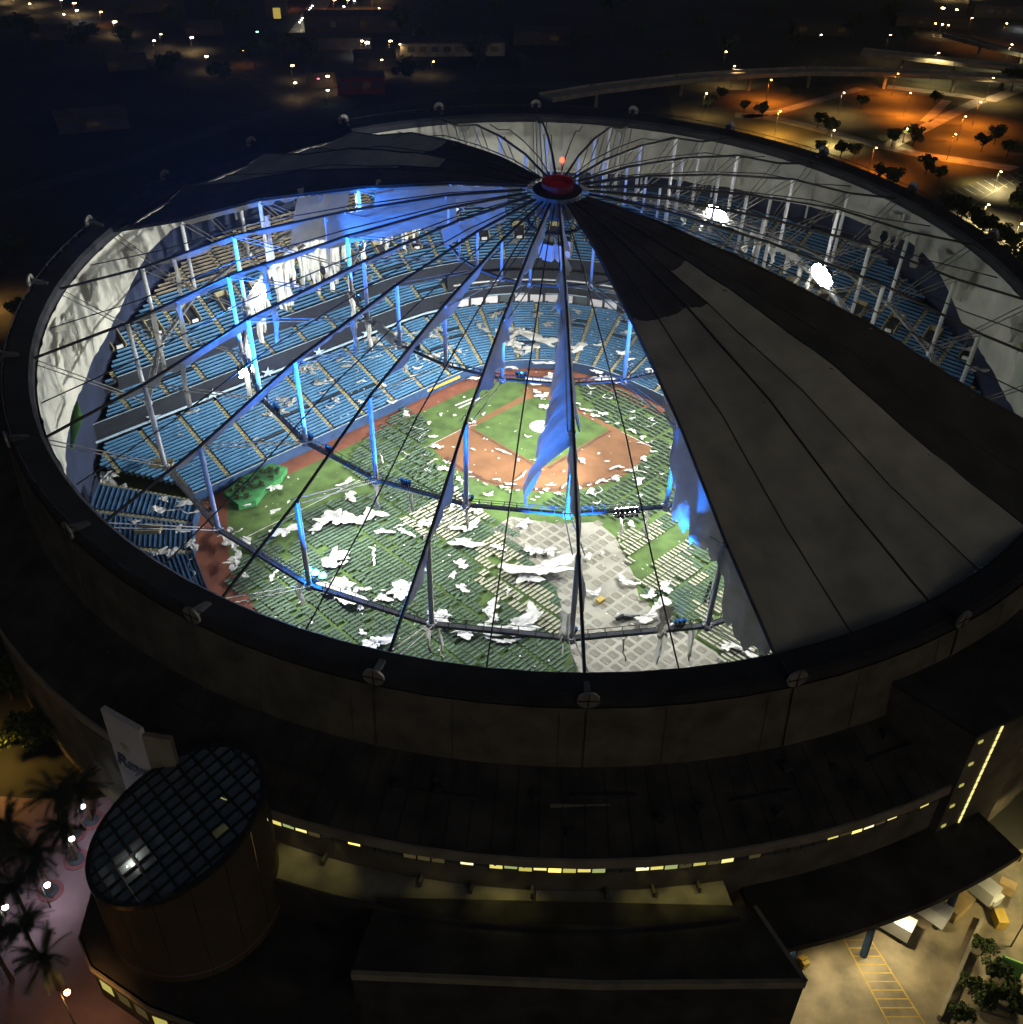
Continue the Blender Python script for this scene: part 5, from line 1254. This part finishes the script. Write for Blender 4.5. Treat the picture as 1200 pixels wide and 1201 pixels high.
for i, (x, y) in enumerate([(545, 61), (550, 60.5), (555, 60), (560, 59.5), (538, 62), (520, 64), (1094, 44), (1102, 45), (1110, 46)]):
    o = bpy.data.objects.new('parked_car', cmesh); COL.objects.link(o); o.location = PX(x, y)+V((0, 0, .05)); o.rotation_euler = (0, 0, 1.3)
    tag(o, 'small pale car parked in the lit lot by the wide white roofed building' if x < 800 else 'small pale car stopped on the road behind the highway ramp', 'car', 'far parked cars' if x < 800 else 'far cars on the road')

# ---- plaza: palms and lamps
def palm_meshes(seed):
    rnd = random.Random(seed); t = MB(); t.tube([V((0, 0, 0)), V((.1, 0, 3)), V((.15, .1, 6.5)), V((.1, .1, 9))], [.34, .27, .25, .3], 9)
    c = MB()
    for i in range(38):
        a = rnd.uniform(0, 6.28); el = rnd.uniform(-.3, 1.2); L = rnd.uniform(3.8, 5.4); prev = None; pts = []
        for j in range(8):
            s = j/7; x = L*s*cos(el*(1-.3*s)); z = 9+L*s*sin(el)-1.9*s*s
            pts.append(V((.1+x*cos(a), .1+x*sin(a), z)))
        sd = V((-sin(a), cos(a), 0))
        for j in range(7):
            p, q = pts[j], pts[j+1]; c.quad(p-sd*.04, p+sd*.04, q+sd*.04, q-sd*.04)
            for m_ in range(3):
                b = p.lerp(q, m_/3); d = (q-p).normalized(); ll = .75*(1-.55*abs(j/7-.35))
                for sg in (-1, 1):
                    tip = b+sd*sg*ll+d*ll*.55-V((0, 0, .22*ll)); c.tri(b, b+d*.12, tip)
    return t.mesh('trunk', M['trunk']), c.mesh('crown', M['frond'])
PM = [palm_meshes(s) for s in range(3)]
def palm(loc, s, v, label):
    root = thing('palm_tree', label, 'palm tree', loc, 'plaza palms'); root.scale = (s, s, s); root.rotation_euler = (0, 0, v*2.1)
    for nm, me in (('trunk', PM[v % 3][0]), ('crown', PM[v % 3][1])):
        o = bpy.data.objects.new(nm, me); COL.objects.link(o); o.parent = root
for i, (x, y) in enumerate([(90, 1008), (87, 978), (38, 1085), (28, 1010), (60, 1045), (45, 1120), (5, 1075), (108, 962), (15, 1150), (70, 1160), (12, 1030)]):
    P = PX(x, y, .05)
    if i in (0, 1, 4, 7):
        o = MB(); o.disc(P+V((0, 0, .06)), V((0, 0, 1)), 1.9, .1, 24); o.disc(P+V((0, 0, .14)), V((0, 0, 1)), 1.2, .12, 24, 1)
        single(o, 'tree_ring', [M['pitred'], M['pit']], P, 'round red and blue paved ring around a palm on the plaza', 'tree ring', 'palm rings')
    palm(P, random.uniform(.85, 1.1), i, ['palm rising from the ring beside the small white lamp', 'palm rising from the ring between two others near the rotunda', 'palm leaning over the bare plaza paving', 'palm among the thick crowns away from the rotunda', 'palm rising from the ring by the brightest globe lamp', 'palm standing alone below the globe lamps', 'palm close to the outer globe lamp', 'palm in the ring nearest the sign tower', 'palm at the low end of the plaza', 'palm nearest the lit ground windows', 'palm behind the outer globe lamp'][i])
for x, y, e in [(60, 1064, 600), (12, 1090, 500), (88, 1010, 350), (100, 972, 380)]:
    street_lamp(PX(x, y, .05), 'cool', 5.5, e, (1, .93, .85), 'globe lamp glowing white among the plaza palms', 'plaza lamps', .42)
street_lamp(PX(-8, 905), 'sodium', 8, 5000, (1, .55, .1), 'orange lamp lighting the ground beyond the plaza palms', 'outer lamps', .4)
street_lamp(PX(95, 1215), 'sodium', 11, 1500, (1, .5, .15), 'tall orange lamp by the low base of the rotunda', 'outer lamps', .4)
street_lamp(PX(-10, 365), 'sodium', 9, 9000, (1, .5, .12), 'orange lamp on the road beyond the left rim', 'outer lamps', .4)
for x, y in [(-5, 330), (15, 305), (30, 380), (-20, 400), (0, 700), (15, 820), (40, 880)]:
    tree(PX(x, y), 1.1, 'dark tree outside the left side of the stadium', 'left side trees', random.randint(0, 2))

# ---- loading yard
def hatch(a0, a1, b0, b1, n):
    for i in range(n):
        t = i/(n-1); strip('hatch_line', [a0.lerp(a1, t), b0.lerp(b1, t)], .16, .07, M['yellow'])
    strip('hatch_line', [a0, a1], .2, .075, M['yellow']); strip('hatch_line', [b0, b1], .2, .075, M['yellow'])
hatch(PX(985, 1093), PX(1055, 1225), PX(1015, 1093), PX(1100, 1225), 14)
def trailer(x, y, rot, label):
    P = PX(x, y, .05); root = thing('box_truck', label, 'truck', P, 'trucks at the loading dock'); e = V((cos(rot), sin(rot), 0)); f = V((-sin(rot), cos(rot), 0))
    mb = MB(); mb.obox(P+V((0, 0, 2.3)), e*3.2, f*1.25, V((0, 0, 1.35))); mb.build('cargo_box', M['truckwhite'], root)
    mb = MB(); q = P+e*4.3; 
    pr = [(-.9, .6), (-.9, 2.5), (.1, 2.5), (.55, 1.6), (1.1, 1.45), (1.15, .6)]
    for sg in (-1, 1): mb.poly([q+e*a_+f*sg*1.1+V((0, 0, z)) for a_, z in (pr if sg < 0 else pr[::-1])])
    for (a0, z0), (a1, z1) in zip(pr, pr[1:]+pr[:1]): mb.quad(q+e*a0-f*1.1+V((0, 0, z0)), q+e*a0+f*1.1+V((0, 0, z0)), q+e*a1+f*1.1+V((0, 0, z1)), q+e*a1-f*1.1+V((0, 0, z1)))
    cab = mb.build('cab', M['truckwhite'], root)
    mb = MB(); mb.quad(q+e*.13-f*1+V((0, 0, 2.45)), q+e*.13+f*1+V((0, 0, 2.45)), q+e*.57+f*1+V((0, 0, 1.65)), q+e*.57-f*1+V((0, 0, 1.65))); mb.build('windscreen', M['glass'], cab)
    mb = MB(); mb.obox(P+e*1+V((0, 0, .8)), e*4.2, f*.5, V((0, 0, .12))); mb.build('chassis', M['dark'], root)
    for a_ in (-2.2, 4.4):
        for sg in (-1, 1):
            c = P+e*a_+f*sg*1.05+V((0, 0, .5)); mb = MB(); mb.tube([c-f*.15, c+f*.15], .5, 14); mb.build('wheel', M['rubber'], root)
trailer(1040, 1088, 2.45, 'white box truck parked under the loading canopy beside the hatched lane')
trailer(1083, 1072, 2.35, 'white box truck parked under the middle of the loading canopy')
trailer(1140, 1045, 2.2, 'white box truck parked by the open end of the loading canopy')
o = MB(); c = PX(1122, 1062, 1.2); o.box(c, 4.4, 2.4, 2.3, .6); o.box(c+V((0, 0, 1.25)), 4.6, 2.6, .2, .6); single(o, 'storage_crate', M['container'], (c.x, c.y, .05), 'beige storage crate standing beside the white trucks', 'crate')
o = MB(); c = PX(942, 1128, .7); o.box(c, 1.0, 1.4, 1.3, .4); o.box(c+V((0, 0, .8)), 1.1, .3, .3, .4); single(o, 'yellow_cart', M['yellow'], (c.x, c.y, .05), 'small yellow cart beside the entrance block wall', 'cart')
o = MB(); a, b = PX(1166, 1140, 0.1), PX(1192, 1150, .1); o.beam(a+V((0, 0, 2.2)), b+V((0, 0, 2.2)), .25, 4.2); o.beam(a, a+V((0, 0, 4.6)), .2, .2); o.beam(b, b+V((0, 0, 4.6)), .2, .2); single(o, 'green_board', M['greenboard'], a, 'tall light green board standing by the dark shrubs', 'board')
o = MB()
for j, (x, y, m_) in enumerate([(1165, 1055, 0), (1172, 1078, 0), (1180, 1040, 0)]):
    c = PX(x, y, .9); o2 = MB(); o2.box(c, 2.2, 1.4, 1.7, .5+j); o2.box(c+V((0, 0, .95)), 2.3, 1.5, .2, .5+j); single(o2, 'utility_cabinet', [M['truckwhite'], M['yellow'], M['container']][j], (c.x, c.y, .05), ['white utility cabinet at the yard gate', 'yellow utility cabinet at the yard gate', 'beige utility cabinet at the yard gate'][j], 'cabinet')
wl = PX(1125, 1125, .05)
o = MB(); a, b = PX(1150, 1080, .05), PX(1100, 1195, .05); o.beam(a+V((0, 0, .5)), b+V((0, 0, .5)), .5, 1.0); single(o, 'low_wall', M['concrete'], a, 'low concrete wall along the side of the loading yard', 'wall')
for _i, (x, y, s) in enumerate([(1150, 1120, .8), (1160, 1150, .9), (1135, 1165, .8), (1150, 1185, 1.0), (1185, 1190, 1.1), (1120, 1200, .8), (1180, 1165, .7)]):
    tree(PX(x, y), s*.6, ['dark leafy shrub tree at the low concrete yard wall', 'dark leafy shrub tree in front of the green board', 'dark leafy shrub tree beyond the hatched yard lane', 'dark leafy shrub tree in the thick of the yard clump', 'dark leafy shrub tree at the outer end of the yard clump', 'dark leafy shrub tree closest to the hatched lane', 'dark leafy shrub tree right under the green board'][_i], 'yard trees', random.randint(0, 2))
def wall_light(loc, aim, e, col, label):
    root = thing('canopy_light', label, 'light fixture', loc, 'canopy lights'); loc = V(loc)
    mb = MB(); mb.box(loc, .9, .5, .3); mb.build('housing', M['dark'], root); mb = MB(); mb.box(loc-V((0, 0, .18)), .75, .38, .05); mb.build('lens', GL['warm'], root)
    lamp('SPOT', loc-V((0, 0, .3)), e, col, root, aim=aim, angle=140, blend=.5, radius=.3)
for k, e in ((10.3, 8500), (10.6, 7000), (10.9, 5500), (11.15, 2200)):
    q = CYL(127.6, k, 9.5); f_ = CYL(138, k, 0); wall_light(q, f_, e, (1, .8, .42) if k > 10.5 else (1, .72, .34), 'lamp under the edge of the loading canopy')
street_lamp(PX(1185, 1110), 'warm', 8, 3500, YEL, 'yellow lamp by the green board at the yard gate', 'yard lamps', .35)
street_lamp(PX(1195, 1010), 'warm', 9, 4000, YEL, 'yellow lamp beside the stair tower', 'yard lamps', .35)
q4 = [PX(78, 503, 22), PX(91, 470, 25), PX(98, 490, 24), PX(85, 528, 20)]
o = MB(); o.poly(q4); o.poly([p-V((.15, .1, 0)) for p in reversed(q4)]); single(o, 'green_banner', M['greenboard'], q4[3], 'green slanted banner hanging at the end of the liner wall', 'banner')
# shrubs on the planted deck
sh = leafball(9, .9, 220, .22).mesh('deck_shrub', M['leaf']); random.seed(2)
for x, y in [(272, 578), (280, 573), (288, 577), (284, 566), (293, 568), (301, 563), (298, 574), (307, 570), (309, 556), (317, 553), (318, 562), (326, 555), (290, 584), (278, 585)]:
    o = bpy.data.objects.new('deck_shrub', sh); COL.objects.link(o); o.location = PX(x, y, 1.6)+V((0, 0, .7)); o.rotation_euler = (0, 0, random.uniform(0, 6)); tag(o, 'round dark shrub on the green planted deck', 'shrub', 'shrubs on the planted deck')

# ---- humid night air
mb = MB(); mb.box(V((50, 500, 72)), 3300, 2600, 146)
hm = bpy.data.materials.new('night_haze'); hm.use_nodes = True; hn = hm.node_tree; hn.nodes.remove(hn.nodes['Principled BSDF'])
pv = hn.nodes.new('ShaderNodeVolumePrincipled'); pv.inputs['Density'].default_value = 0.00013; pv.inputs['Color'].default_value = (1, .95, .86, 1); pv.inputs['Anisotropy'].default_value = .35
hn.links.new(pv.outputs[0], hn.nodes['Material Output'].inputs['Volume'])
hz = mb.build('haze', hm); hz['kind'] = 'stuff'
